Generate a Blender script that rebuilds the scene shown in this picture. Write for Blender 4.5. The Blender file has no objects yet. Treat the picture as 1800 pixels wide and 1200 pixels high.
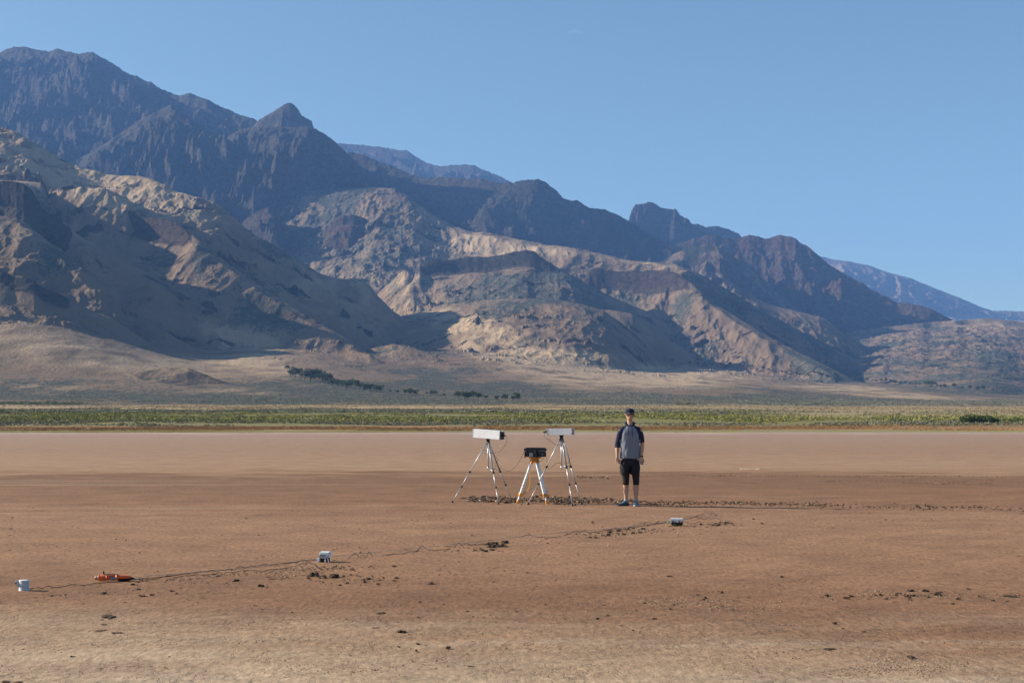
import bpy, bmesh, math, random
import numpy as np
from mathutils import Vector, Matrix, noise as mnoise

random.seed(7)
rng = np.random.default_rng(11)
SC = bpy.context.scene
COL = SC.collection

# ------------------------------------------------------------------ camera, sky, sun
CAM_H = 1.6
cd = bpy.data.cameras.new("camera")
cd.sensor_width = 36.0; cd.lens = 50.0; cd.shift_y = 140 / 1800.0
cd.clip_start = 0.1; cd.clip_end = 60000
cam = bpy.data.objects.new("camera", cd); COL.objects.link(cam)
cam.location = (0, 0, CAM_H); cam.rotation_euler = (math.radians(90), 0, 0)
SC.camera = cam

SUN_EL, SUN_AZ = 24.5, 14.0            # azimuth: degrees behind the picture plane, from the left
sdir = Vector((-math.cos(math.radians(SUN_AZ)) * math.cos(math.radians(SUN_EL)),
               math.sin(math.radians(SUN_AZ)) * math.cos(math.radians(SUN_EL)),
               math.sin(math.radians(SUN_EL))))
W = bpy.data.worlds.new("World"); SC.world = W; W.use_nodes = True
wn = W.node_tree.nodes; wl = W.node_tree.links
bg = wn["Background"]
sky = wn.new("ShaderNodeTexSky"); sky.sky_type = 'NISHITA'; sky.sun_disc = False
sky.sun_elevation = math.radians(SUN_EL)
sky.sun_rotation = math.atan2(sdir.x, sdir.y)
sky.altitude = 1300; sky.air_density = 1.0; sky.dust_density = 1.0; sky.ozone_density = 0.9
tint = wn.new("ShaderNodeMix"); tint.data_type = 'RGBA'; tint.blend_type = 'MULTIPLY'; tint.inputs[0].default_value = 1.0
tint.inputs[7].default_value = (0.93, 1.04, 0.98, 1); wl.new(sky.outputs[0], tint.inputs[6])      # clear dry desert air
wl.new(tint.outputs[2], bg.inputs[0]); bg.inputs[1].default_value = 0.061
sl = bpy.data.lights.new("sun", 'SUN'); sl.energy = 5.0; sl.angle = math.radians(0.53); sl.color = (1.0, 0.895, 0.755)
sun = bpy.data.objects.new("sun", sl); COL.objects.link(sun)
sun.rotation_euler = sdir.to_track_quat('Z', 'Y').to_euler()
sun.location = (-40, 5, 30)
SC.view_settings.view_transform = 'Standard'; SC.view_settings.look = 'None'
SC.view_settings.gamma = 1.0; SC.view_settings.exposure = 1.05
SC.view_settings.use_curve_mapping = False
SC.cycles.max_bounces = 5; SC.cycles.diffuse_bounces = 2; SC.cycles.glossy_bounces = 2
SC.cycles.transmission_bounces = 2; SC.cycles.volume_bounces = 1
SC.cycles.transparent_max_bounces = 8
SC.cycles.use_denoising = True

# ------------------------------------------------------------------ helpers
F = 2500.0
def at(px, py, Y):
    """world point seen at photograph pixel (px, py) at distance Y"""
    return Vector(((px - 900) / F * Y, Y, CAM_H - (py - 740) / F * Y))
def gnd(px, py):
    Y = F * CAM_H / (py - 740.0)
    return Vector(((px - 900) / F * Y, Y, 0.0))

def tag(o, label=None, cat=None, group=None, kind=None):
    if label: o["label"] = label
    if cat: o["category"] = cat
    if group: o["group"] = group
    if kind: o["kind"] = kind
    return o
def empty(name, loc, rz=0.0, label=None, cat=None, group=None):
    o = bpy.data.objects.new(name, None); COL.objects.link(o)
    o.location = loc; o.rotation_euler = (0, 0, rz); o.empty_display_size = 0.1
    return tag(o, label, cat, group)
def link(name, me, mats, parent=None, smooth=True):
    o = bpy.data.objects.new(name, me); COL.objects.link(o)
    if not isinstance(mats, (list, tuple)): mats = [mats]
    for m in mats: me.materials.append(m)
    if smooth: me.shade_smooth()
    if parent: o.parent = parent
    return o
def from_bm(name, bm, mats, parent=None, smooth=True):
    me = bpy.data.meshes.new(name)
    bmesh.ops.recalc_face_normals(bm, faces=bm.faces[:])
    bm.to_mesh(me); bm.free()
    return link(name, me, mats, parent, smooth)
def np_mesh(name, verts, quads=None, tris=None):
    me = bpy.data.meshes.new(name)
    nv = len(verts)
    me.vertices.add(nv); me.vertices.foreach_set("co", np.ascontiguousarray(verts, np.float32).ravel())
    loops = []; starts = []; tot = 0
    if quads is not None and len(quads):
        loops.append(np.asarray(quads, np.int32).ravel()); n = len(quads)
        starts.append(tot + 4 * np.arange(n)); tot += 4 * n
    if tris is not None and len(tris):
        loops.append(np.asarray(tris, np.int32).ravel()); n = len(tris)
        starts.append(tot + 3 * np.arange(n)); tot += 3 * n
    loops = np.concatenate(loops); starts = np.concatenate(starts).astype(np.int32)
    me.loops.add(len(loops)); me.loops.foreach_set("vertex_index", loops)
    me.polygons.add(len(starts)); me.polygons.foreach_set("loop_start", starts)
    me.update(calc_edges=True)
    return me

# ---- numpy gradient noise
_P = rng.permutation(256); _P = np.concatenate([_P, _P, _P])
_ang = rng.random(256) * 2 * np.pi
_GX, _GY = np.cos(_ang), np.sin(_ang)
def pnoise(x, y):
    xi = np.floor(x).astype(np.int64); yi = np.floor(y).astype(np.int64)
    xf = x - xi; yf = y - yi; xi &= 255; yi &= 255
    u = xf * xf * xf * (xf * (xf * 6 - 15) + 10); v = yf * yf * yf * (yf * (yf * 6 - 15) + 10)
    a = _P[xi]; b = _P[xi + 1]
    aa = _P[a + yi]; ab = _P[a + yi + 1]; ba = _P[b + yi]; bb = _P[b + yi + 1]
    def g(h, dx, dy): return _GX[h] * dx + _GY[h] * dy
    n0 = g(aa, xf, yf) * (1 - u) + g(ba, xf - 1, yf) * u
    n1 = g(ab, xf, yf - 1) * (1 - u) + g(bb, xf - 1, yf - 1) * u
    return (n0 * (1 - v) + n1 * v) * 1.5
def fbm(x, y, o=5, g=0.5):
    s = 0; a = 1.0
    for i in range(o):
        s = s + a * pnoise(x + 17.3 * i, y - 9.1 * i); x = x * 2.03; y = y * 2.03; a *= g
    return s
def ridged(x, y, o=4, g=0.5):
    s = 0; a = 1.0; w = 1.0
    for i in range(o):
        n = (1 - np.abs(pnoise(x + 31.7 * i, y + 5.3 * i) * 1.3)); n = n * n
        s = s + a * n * w; w = np.clip(n * 1.4, 0, 1); x = x * 2.1; y = y * 2.1; a *= g
    return s
def sstep(a, b, x):
    t = np.clip((x - a) / (b - a), 0, 1); return t * t * (3 - 2 * t)

# ---- node helpers
def new_mat(name, rough=0.9, spec=0.2):
    m = bpy.data.materials.new(name); m.use_nodes = True
    nt = m.node_tree; b = nt.nodes["Principled BSDF"]
    b.inputs["Roughness"].default_value = rough
    b.inputs["Specular IOR Level"].default_value = spec
    return m, nt, b
def N(nt, t, **kw):
    n = nt.nodes.new(t)
    for k, v in kw.items():
        if k.startswith("i_"):
            key = k[2:]
            key = int(key) if key.isdigit() else key.replace("_", " ")
            n.inputs[key].default_value = v
        else: setattr(n, k, v)
    return n
def mixc(nt, fac, a, b, blend='MIX'):
    n = nt.nodes.new("ShaderNodeMix"); n.data_type = 'RGBA'; n.blend_type = blend
    for sock, v in ((n.inputs[0], fac), (n.inputs[6], a), (n.inputs[7], b)):
        if hasattr(v, "links"): nt.links.new(v, sock)
        elif isinstance(v, (int, float)): sock.default_value = v
        else: sock.default_value = (*v, 1) if len(v) == 3 else v
    return n.outputs[2]
def mth(nt, op, a, b=None, c=None, clamp=False):
    n = nt.nodes.new("ShaderNodeMath"); n.operation = op; n.use_clamp = clamp
    for i, v in enumerate((a, b, c)):
        if v is None: continue
        if hasattr(v, "links"): nt.links.new(v, n.inputs[i])
        else: n.inputs[i].default_value = v
    return n.outputs[0]
def ramp(nt, fac, stops, interp='LINEAR'):
    n = nt.nodes.new("ShaderNodeValToRGB"); n.color_ramp.interpolation = interp
    e = n.color_ramp.elements
    while len(e) < len(stops): e.new(0.5)
    for k, (p, c) in zip(e, stops):
        k.position = p; k.color = (*c, 1) if len(c) == 3 else c
    nt.links.new(fac, n.inputs[0]); return n.outputs[0]
def maprange(nt, v, a, b, c=0.0, d=1.0, smooth=False):
    n = nt.nodes.new("ShaderNodeMapRange"); n.clamp = True
    if smooth: n.interpolation_type = 'SMOOTHSTEP'
    nt.links.new(v, n.inputs[0])
    for i, x in zip((1, 2, 3, 4), (a, b, c, d)): n.inputs[i].default_value = x
    return n.outputs[0]
def noise(nt, vec, scale, detail=4, rough=0.5, dist=0.0):
    n = nt.nodes.new("ShaderNodeTexNoise"); n.inputs["Scale"].default_value = scale
    n.inputs["Detail"].default_value = detail; n.inputs["Roughness"].default_value = rough
    n.inputs["Distortion"].default_value = dist
    if vec is not None: nt.links.new(vec, n.inputs["Vector"])
    return n.outputs["Fac"]
def mapping(nt, vec, scale=(1, 1, 1), rot=(0, 0, 0), loc=(0, 0, 0)):
    n = nt.nodes.new("ShaderNodeMapping")
    n.inputs["Scale"].default_value = scale; n.inputs["Rotation"].default_value = rot; n.inputs["Location"].default_value = loc
    nt.links.new(vec, n.inputs["Vector"]); return n.outputs[0]
def position(nt): return nt.nodes.new("ShaderNodeNewGeometry").outputs["Position"]
def attr(nt, name): 
    n = nt.nodes.new("ShaderNodeAttribute"); n.attribute_name = name; return n.outputs["Fac"]
def bump(nt, h, bsdf, strength=0.5, dist=0.1, normal=None):
    n = nt.nodes.new("ShaderNodeBump"); n.inputs["Strength"].default_value = strength; n.inputs["Distance"].default_value = dist
    nt.links.new(h, n.inputs["Height"])
    if normal is not None: nt.links.new(normal, n.inputs["Normal"])
    if bsdf is not None: nt.links.new(n.outputs[0], bsdf.inputs["Normal"])
    return n.outputs[0]

# ------------------------------------------------------------------ the mountains: one relief built from ridges
# every ridge: crest points (photo px, photo py, distance m); front profile (metres in front of the crest -> metres dropped)
RIDGES = [
 # name, object, crest, front profile, gully amp, gully wavelength, rock, cliffrock depth
 dict(o="far_ridge", c=[(480,330,12500),(560,262,12500),(590,250,12500),(640,255,12400),(680,259,12300),(700,262,12200),(716,264,12200),(730,275,12100),(750,286,12000),(772,291,12000),(800,289,11800),(832,290,11800),(846,296,11800),(860,302,11700),(880,310,11700),(900,320,11600),(940,350,11500),(980,420,11400)],
      f=[(0,0),(120,130),(500,400),(1500,900),(3000,1400)], ga=120, gw=260, rock=.75),
 dict(o="distant_ridge", c=[(1380,480,15000),(1420,452,15000),(1440,450,15000),(1465,456,15000),(1490,459,15000),(1530,467,15000),(1560,479,15000),(1600,489,14900),(1620,497,14900),(1650,508,14800),(1690,524,14700),(1720,537,14700),(1745,546,14700),(1800,546,14800),(1900,550,15000),(2500,580,15500)],
      f=[(0,0),(200,80),(2000,700),(4000,1000)], ga=120, gw=500, rock=.3),
 dict(o="mountain", c=[(-2500,80,9500),(-900,40,9000),(-300,70,8600),(0,91,8500),(15,85,8500),(28,81,8500),(45,82,8500),(60,85,8450),(85,90,8450),(100,85,8400),(118,89,8400),(133,94,8400),(150,92,8350),(162,91,8300),(180,102,8300),(205,116,8250),(222,128,8200),(240,134,8200),(258,144,8200),(265,144,8150),(278,154,8150),(300,164,8100),(315,168,8100),(332,163,8050),(345,168,8000),(362,173,8000),(385,186,7950),(410,196,7900),(430,203,7900),(452,210,7850),(480,235,7800),(540,330,7700)],
      f=[(0,0),(100,80),(400,280),(900,640),(1500,980),(2400,1350)], ga=184, gw=520, rock=.85),
 dict(o="mountain", c=[(425,250,7350),(455,209,7350),(470,202,7320),(490,190,7300),(503,182,7300),(510,180,7300),(517,184,7300),(524,191,7300),(530,201,7300),(540,208,7300),(548,212,7300),(553,228,7300),(562,262,7300)],
      f=[(0,0),(60,80),(300,330),(600,520)], ga=22, gw=130, rock=.6),
 dict(o="mountain", c=[(60,330,6900),(120,290,6900),(170,262,6900),(210,235,6900),(240,215,6950),(262,203,6950),(285,190,6950),(300,185,6900),(318,195,6850),(340,212,6800),(370,232,6750),(400,240,6700),(430,225,6650),(470,221,6600),(510,224,6600),(540,222,6600),(556,227,6600),(572,237,6600),(590,250,6600),(612,272,6550),(640,297,6500),(665,320,6450),(690,345,6400),(720,380,6350),(760,440,6300)],
      f=[(0,0),(60,20),(200,120),(450,330),(800,590),(1400,900),(2000,1200)], ga=168, gw=300, rock=.95),
 dict(o="mountain", c=[(590,300,7600),(612,266,7600),(640,272,7550),(665,283,7500),(700,295,7450),(727,307,7400),(750,312,7350),(775,311,7300),(800,312,7250),(822,314,7200),(845,313,7150),(870,320,7100),(900,322,7050),(915,317,7050),(930,316,7050),(945,315,7050),(957,319,7050),(967,328,7050),(980,336,7050),(990,347,7050),(1003,352,7050),(1013,352,7050),(1025,359,7050),(1037,366,7000),(1062,369,7000),(1080,376,7000),(1100,385,7000),(1120,397,6950),(1140,411,6900),(1175,427,6850),(1210,440,6800),(1260,480,6700)],
      f=[(0,0),(70,70),(220,240),(450,400),(900,620),(1600,900)], ga=152, gw=330, rock=.95),
 dict(o="mountain", c=[(1095,420,8600),(1106,383,8600),(1110,370,8600),(1117,360,8600),(1128,358,8600),(1140,354,8600),(1150,358,8600),(1163,364,8600),(1175,366,8600),(1186,369,8600),(1196,378,8600),(1208,386,8600),(1222,396,8600),(1236,404,8600),(1255,415,8600),(1290,450,8600)],
      f=[(0,0),(60,140),(150,260),(600,420),(1500,800)], ga=48, gw=140, rock=1.0),
 dict(o="mountain", c=[(1180,420,9300),(1215,393,9300),(1225,392,9300),(1240,398,9300),(1262,397,9300),(1280,402,9300),(1298,410,9300),(1306,418,9300),(1340,450,9300)],
      f=[(0,0),(60,90),(900,400)], ga=48, gw=140, rock=.7),
 dict(o="mountain", c=[(1130,470,7300),(1180,432,7300),(1215,420,7300),(1240,414,7300),(1256,413,7300),(1278,417,7300),(1300,419,7300),(1307,414,7300),(1318,412,7300),(1333,415,7300),(1345,420,7300),(1360,417,7250),(1372,413,7250),(1385,416,7200),(1398,419,7200),(1405,426,7200),(1418,433,7150),(1430,442,7150),(1440,450,7100),(1455,462,7100),(1470,473,7050),(1490,484,7050),(1517,497,7000),(1533,509,7000),(1555,520,6950),(1577,530,6900),(1600,533,6900),(1627,539,6850),(1645,547,6800),(1662,556,6800),(1690,566,6800),(1760,600,6800)],
      f=[(0,0),(60,60),(200,190),(420,370),(700,480),(1300,640)], ga=136, gw=260, rock=1.0, red=1),
 dict(o="mountain", c=[(1100,500,6500),(1160,460,6500),(1200,437,6500),(1240,428,6500),(1262,432,6450),(1280,444,6450),(1300,458,6400),(1330,482,6350),(1370,516,6300),(1412,550,6200),(1450,590,6100)],
      f=[(0,0),(100,60),(160,130),(400,220),(900,420)], ga=72, gw=300, rock=.5, red=.7),
 dict(o="right_hill", c=[(1380,660,6400),(1430,610,6400),(1480,585,6400),(1530,577,6400),(1570,573,6400),(1610,569,6400),(1660,565,6400),(1700,562,6400),(1740,559,6400),(1800,566,6400),(1900,570,6400),(2500,600,6500)],
      f=[(0,0),(40,26),(300,60),(1200,170),(2600,325),(3600,410),(5000,560)], ga=44, gw=500, rock=.1),
 # the broad lit mountain in the middle and its long right flank
 dict(o="middle_mountain", c=[(380,420,6300),(430,360,6300),(470,345,6250),(520,337,6200),(560,334,6150),(610,330,6100),(650,328,6050),(695,331,5950),(715,342,5900),(740,362,5850),(765,380,5800),(790,394,5700),(830,408,5600),(850,407,5550),(875,412,5500),(905,419,5450),(960,430,5350),(1010,435,5250),(1060,446,5200),(1100,456,5150),(1130,459,5100),(1160,460,5100),(1190,464,5050),(1220,476,5000),(1250,492,4950),(1290,515,4900),(1330,540,4800),(1390,572,4650),(1440,597,4500),(1500,628,4300),(1560,656,4150),(1600,673,4050),(1650,700,4000)],
      f=[(0,0),(100,30),(350,160),(700,370),(1100,540),(1800,760)], ga=24, gw=330, rock=.12, dk=1175),
 dict(o="middle_mountain", c=[(720,500,4700),(738,464,4700),(760,457,4700),(800,456,4700),(825,451,4700),(857,452,4680),(880,448,4650),(900,443,4650),(925,439,4630),(940,442,4600),(950,450,4600),(975,466,4550),(1000,480,4500),(1025,493,4480),(1060,513,4400),(1100,532,4300),(1140,548,4200),(1170,560,4150),(1210,590,4100)],
      f=[(0,0),(18,46),(60,62),(500,210),(900,330),(1500,440)], ga=11, gw=240, rock=.05, cl=60, dk=935, cp=(738, 965)),
 dict(o="middle_mountain", c=[(1000,520,4900),(1025,492,4900),(1036,474,4900),(1050,470,4900),(1075,476,4880),(1110,477,4850),(1150,476,4800),(1187,478,4720),(1205,490,4660),(1225,506,4600),(1260,535,4480),(1300,560,4350),(1340,584,4230),(1400,616,4050),(1470,650,3850),(1520,675,3750),(1560,700,3650)],
      f=[(0,0),(22,50),(70,90),(600,330),(1200,560)], ga=30, gw=220, rock=.16, cl=75, red=.4, cp=(1030, 1195)),
 dict(o="right_hill", c=[(1250,560,5600),(1290,505,5600),(1350,533,5550),(1410,549,5500),(1440,555,5450),(1455,562,5400),(1480,580,5300),(1510,600,5200),(1550,626,5000),(1590,650,4800),(1630,672,4600),(1680,700,4500)],
      f=[(0,0),(200,50),(600,200),(1200,400)], ga=20, gw=300, rock=.1, dk=1440),
 dict(o="middle_mountain", c=[(385,440,5750),(410,408,5750),(432,386,5740),(455,370,5730),(472,364,5720),(484,376,5700),(497,398,5690),(512,404,5680),(528,400,5670),(545,404,5650),(556,424,5640),(570,455,5620)],
      f=[(0,0),(40,40),(160,140),(330,290),(450,480)], ga=40, gw=120, rock=1.0, bk=.15, red=.3, cg=40),
 dict(o="middle_mountain", c=[(572,405,5620),(588,386,5620),(603,379,5620),(622,377,5620),(640,382,5620),(654,392,5620),(662,410,5620)],
      f=[(0,0),(25,36),(70,60),(110,100),(170,200)], ga=20, gw=60, rock=1.0, bk=.1, red=1, cg=16),
 dict(o="middle_mountain", c=[(520,660,4700),(590,590,4720),(640,540,4740),(670,510,4750),(695,487,4750),(711,472,4750),(719,476,4740),(724,490,4700),(732,520,4650),(740,570,4600)],
      f=[(0,0),(200,70),(450,200),(900,400)], ga=14, gw=200, rock=.05, bk=.03, bw=9),
 # rolling lower ground in the middle
 dict(o="foothill", c=[(620,610,3900),(700,556,3900),(760,545,3900),(800,533,3900),(860,526,3850),(930,524,3800),(1000,530,3750),(1035,538,3700),(1061,545,3700),(1085,562,3650),(1120,588,3600),(1150,618,3550),(1175,650,3500)],
      f=[(0,0),(300,60),(700,180),(1200,280)], ga=21, gw=220, rock=.08, dk=1035),
 dict(o="foothill", c=[(960,560,4150),(1040,542,4150),(1090,546,4100),(1112,552,4100),(1145,575,4050),(1190,605,3950),(1225,627,3850),(1255,645,3800),(1290,680,3700)],
      f=[(0,0),(300,120),(900,300)], ga=17, gw=220, rock=.08, dk=1090),

 # the left foothills
 dict(o="left_foothill", c=[(-2500,100,5200),(-900,160,4800),(-300,205,4500),(0,226,4300),(20,231,4300),(40,246,4280),(60,258,4250),(75,268,4230),(95,276,4200),(120,290,4200),(145,302,4150),(180,310,4100),(215,313,4100),(245,311,4050),(262,315,4050),(285,328,4000),(310,340,3980),(345,351,3950),(375,354,3900),(390,364,3900),(405,380,3880),(425,398,3850),(445,412,3830),(480,432,3800),(510,448,3780),(535,463,3750),(560,480,3720),(585,487,3700),(605,491,3680),(625,489,3650),(640,493,3650),(652,503,3620),(665,520,3600),(690,545,3560),(712,560,3500),(735,572,3450),(770,583,3400),(800,600,3350),(850,640,3300)],
      f=[(0,0),(150,20),(450,160),(800,390),(1200,600),(1700,760)], ga=19, gw=260, rock=.15, dk=370),
 dict(o="left_foothill", c=[(-300,330,3600),(-60,312,3650),(0,306,3650),(40,308,3650),(72,311,3650),(80,325,3650),(90,360,3640)],
      f=[(0,0),(10,16),(300,70)], ga=6, gw=120, rock=.1, cl=22),
 dict(o="left_foothill", c=[(70,352,3850),(85,330,3850),(100,326,3850),(145,328,3850),(152,326,3850),(185,328,3840),(215,334,3840),(222,350,3840)],
      f=[(0,0),(8,20),(300,50)], ga=6, gw=90, rock=.1, cl=24),
 dict(o="left_foothill", c=[(90,430,3500),(115,402,3500),(130,388,3500),(150,375,3500),(175,371,3480),(200,369,3480),(235,370,3480),(262,380,3480),(285,382,3420),(310,392,3380),(335,410,3330),(365,434,3280),(400,462,3220),(450,498,3150),(500,530,3080),(560,566,3000),(620,600,2930),(660,625,2880),(700,650,2850)],
      f=[(0,0),(14,50),(70,75),(400,235),(800,490)], ga=19, gw=180, rock=.15, cl=75, red=.5, cp=(100, 320)),
 dict(o="left_foothill", c=[(-900,290,3200),(-200,300,3150),(0,318,3100),(30,319,3100),(42,322,3100),(55,332,3080),(65,348,3080),(75,366,3060),(90,374,3050),(100,375,3050),(107,379,3050),(112,393,3050),(150,420,3000),(200,447,2950),(250,473,2900),(300,500,2850),(350,527,2800),(430,570,2700),(500,604,2650),(560,632,2600),(620,655,2550)],
      f=[(0,0),(25,60),(90,95),(400,285),(900,620)], ga=21, gw=200, rock=.2, dk=60, cl=100, cp=(-900, 112)),
 dict(o="left_foothill", c=[(-900,360,3150),(-100,366,2980),(0,378,2900),(35,388,2870),(60,405,2840),(90,428,2800),(130,455,2740),(160,478,2690),(185,497,2650),(203,505,2630),(210,520,2620),(214,548,2610),(235,562,2600),(262,568,2590),(290,580,2560),(310,594,2540),(345,612,2520),(385,634,2480)],
      f=[(0,0),(60,15),(300,120),(700,300)], ga=20, gw=130, rock=.32, red=.6),
 dict(o="left_foothill", c=[(-900,400,2600),(-300,405,2550),(-100,446,2500),(0,474,2450),(25,486,2450),(45,488,2440),(60,492,2430),(75,505,2420),(95,513,2400),(137,533,2380),(165,546,2350),(195,558,2330),(233,583,2280),(262,602,2250),(305,635,2200),(340,665,2150)],
      f=[(0,0),(20,20),(60,44),(170,135),(600,440)], ga=5, gw=140, rock=.2, dk=0, cl=40, cp=(-900, 110)),
 # low mounds at the foot
 dict(o="foothill", c=[(500,650,2750),(570,622,2750),(590,617,2750),(620,616,2740),(650,622,2700),(672,636,2650),(690,655,2600)],
      f=[(0,0),(150,50),(500,140)], ga=7, gw=110, rock=.25),
 dict(o="foothill", c=[(600,645,2950),(650,612,2950),(690,604,2950),(720,607,2900),(760,622,2850),(800,645,2800)],
      f=[(0,0),(150,50),(500,140)], ga=7, gw=110, rock=.25),
 dict(o="foothill", c=[(180,680,1950),(240,652,1950),(300,645,1950),(330,646,1940),(355,655,1920),(400,672,1900),(440,690,1880)],
      f=[(0,0),(60,18),(300,45)], ga=6, gw=70, rock=.5),
 dict(o="foothill", c=[(-300,640,2050),(0,628,2050),(60,640,2050),(120,650,2030),(200,668,2000),(260,690,1980)],
      f=[(0,0),(100,18),(300,45)], ga=5, gw=90, rock=.15),
]
for R in RIDGES:
    if "dk" in R:                      # from this column on the flank faces away from the morning sun: the crest keeps its distance
        y0_ = float(np.interp(R["dk"], [c[0] for c in R["c"]], [c[2] for c in R["c"]]))
        R["c"] = [(a, b, y0_ - .2 * (y0_ - y) if a >= R["dk"] else y) for a, b, y in R["c"]]
BP = [-2500, 0, 400, 800, 1200, 1500, 1800, 4300]
BASE = [(196,[766]*8),(200,[760]*8),(300,[748.5]*8),(700,[722,722,722,722,722.5,724,725,725]),(1200,[711,711,711,711,711,713,714,714]),
 (1600,[690,691,693,698,700,705,708,708]),(1900,[640,654,674,686,692,699,705,705]),(2200,[560,580,652,670,680,692,701,701]),(2400,[545,550,636,660,675,688,699,699]),(2600,[530,540,622,648,668,684,697,697]),(3000,[520,530,604,622,658,678,694,694]),
 (3600,[540,580,605,608,650,673,690,690]),(4300,[530,575,600,604,646,670,686,686]),(5000,[520,560,598,600,642,667,682,682]),(6500,[520,540,580,585,630,655,672,672]),
 (9000,[520,540,580,580,600,600,600,600]),(16500,[600,600,600,600,600,570,556,556])]
_bY = np.array([b[0] for b in BASE], float)
def base_z(px, Y):
    acc = np.zeros_like(Y)
    # per control column: z(Y); then blend across px
    zs = []
    lY = np.log(Y)
    for j in range(len(BP)):
        py = np.array([b[1][j] for b in BASE], float)
        zz = CAM_H + (740 - py) / F * _bY
        zs.append(np.interp(Y, _bY, zz))
    idx = np.clip(np.searchsorted(BP, px, side='right') - 1, 0, len(BP) - 2)
    bp = np.array(BP, float)
    t = np.clip((px - bp[idx]) / (bp[idx + 1] - bp[idx]), 0, 1); t = t * t * (3 - 2 * t)
    zs = np.stack(zs, 0)
    lo = np.take_along_axis(zs, idx[None], 0)[0]; hi = np.take_along_axis(zs, idx[None] + 1, 0)[0]
    return lo * (1 - t) + hi * t
def ridge_z(R, px, Y, noise_amt=1.0):
    c = np.array(R["c"], float)
    # rough crest line
    Yc = np.interp(px, c[:, 0], c[:, 2]); pyc = np.interp(px, c[:, 0], c[:, 1])
    bw = R.get("bw", 26.0); soft = 0; softY = 0
    for o_, w_ in ((-1.6, .09), (-1, .18), (-.4, .23), (.4, .23), (1, .18), (1.6, .09)):
        soft = soft + w_ * np.interp(px + o_ * bw, c[:, 0], c[:, 1]); softY = softY + w_ * np.interp(px + o_ * bw, c[:, 0], c[:, 2])
    kb = sstep(0, R.get("bd", 260.0), np.abs(softY - Y))
    pyc = pyc * (1 - kb) + soft * kb; Yc = softY
    outL = np.clip(c[0, 0] - px, 0, None); outR = np.clip(px - c[-1, 0], 0, None)
    Zc = CAM_H + (740 - pyc) / F * Yc - (outL * R.get('ol', .45 if R['rock'] < .6 else 1.5) + outR * 1.5) * Yc / F
    x = (px - 900) / F * Y
    d = Yc - Y
    front = d > 0
    ga, gw = R["ga"], R["gw"]
    if noise_amt:
        w = fbm(x / 900 + R["c"][0][0], Y / 1300, 2) * 0.8
        g = ridged(x / gw + w + R["c"][0][0] * .37, Y / (gw * 2.6) + R["c"][0][2] * .01 + w * .5, 4, .55) - 0.75
        g2 = pnoise(x / (gw * .23), Y / (gw * 1.2) + 3.3)
        if R["rock"] > .6:
            cs = 1 + Y / 9000
            cg = ridged((x + .55 * d) / (180 * cs) + w, (d - .35 * x) / (150 * cs) + R["c"][0][0] * .11, 5, .6) - .8
            g = g * .7 + cg * R.get('cg', 62) / ga * cs
        d2 = d - ga * (g + .22 * g2) * sstep(0, 2.2 * ga + 40, d) * noise_amt
    else: d2 = d
    f = np.array(R["f"], float)
    drop = np.interp(d2, f[:, 0], f[:, 1])
    last = .75
    drop = drop + np.clip(d2 - f[-1, 0], 0, None) * last
    if R.get("cp"):
        p0, p1 = R["cp"]; mw = sstep(p0 - 20, p0 + 25, px) * (1 - sstep(p1 - 30, p1 + 40, px))
        e1 = f[-2, 0]; ds = np.where(d2 < e1, np.interp(d2, [0, .12 * e1, e1], [0, .07 * f[-2, 1], f[-2, 1]]), drop)
        drop = drop * mw + ds * (1 - mw)
    back = np.interp(-d, [0, 150, 5000], [0, 40, 2500]) * R.get('bk', 1.0)
    return np.where(front, Zc - drop, Zc - back), d2

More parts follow.
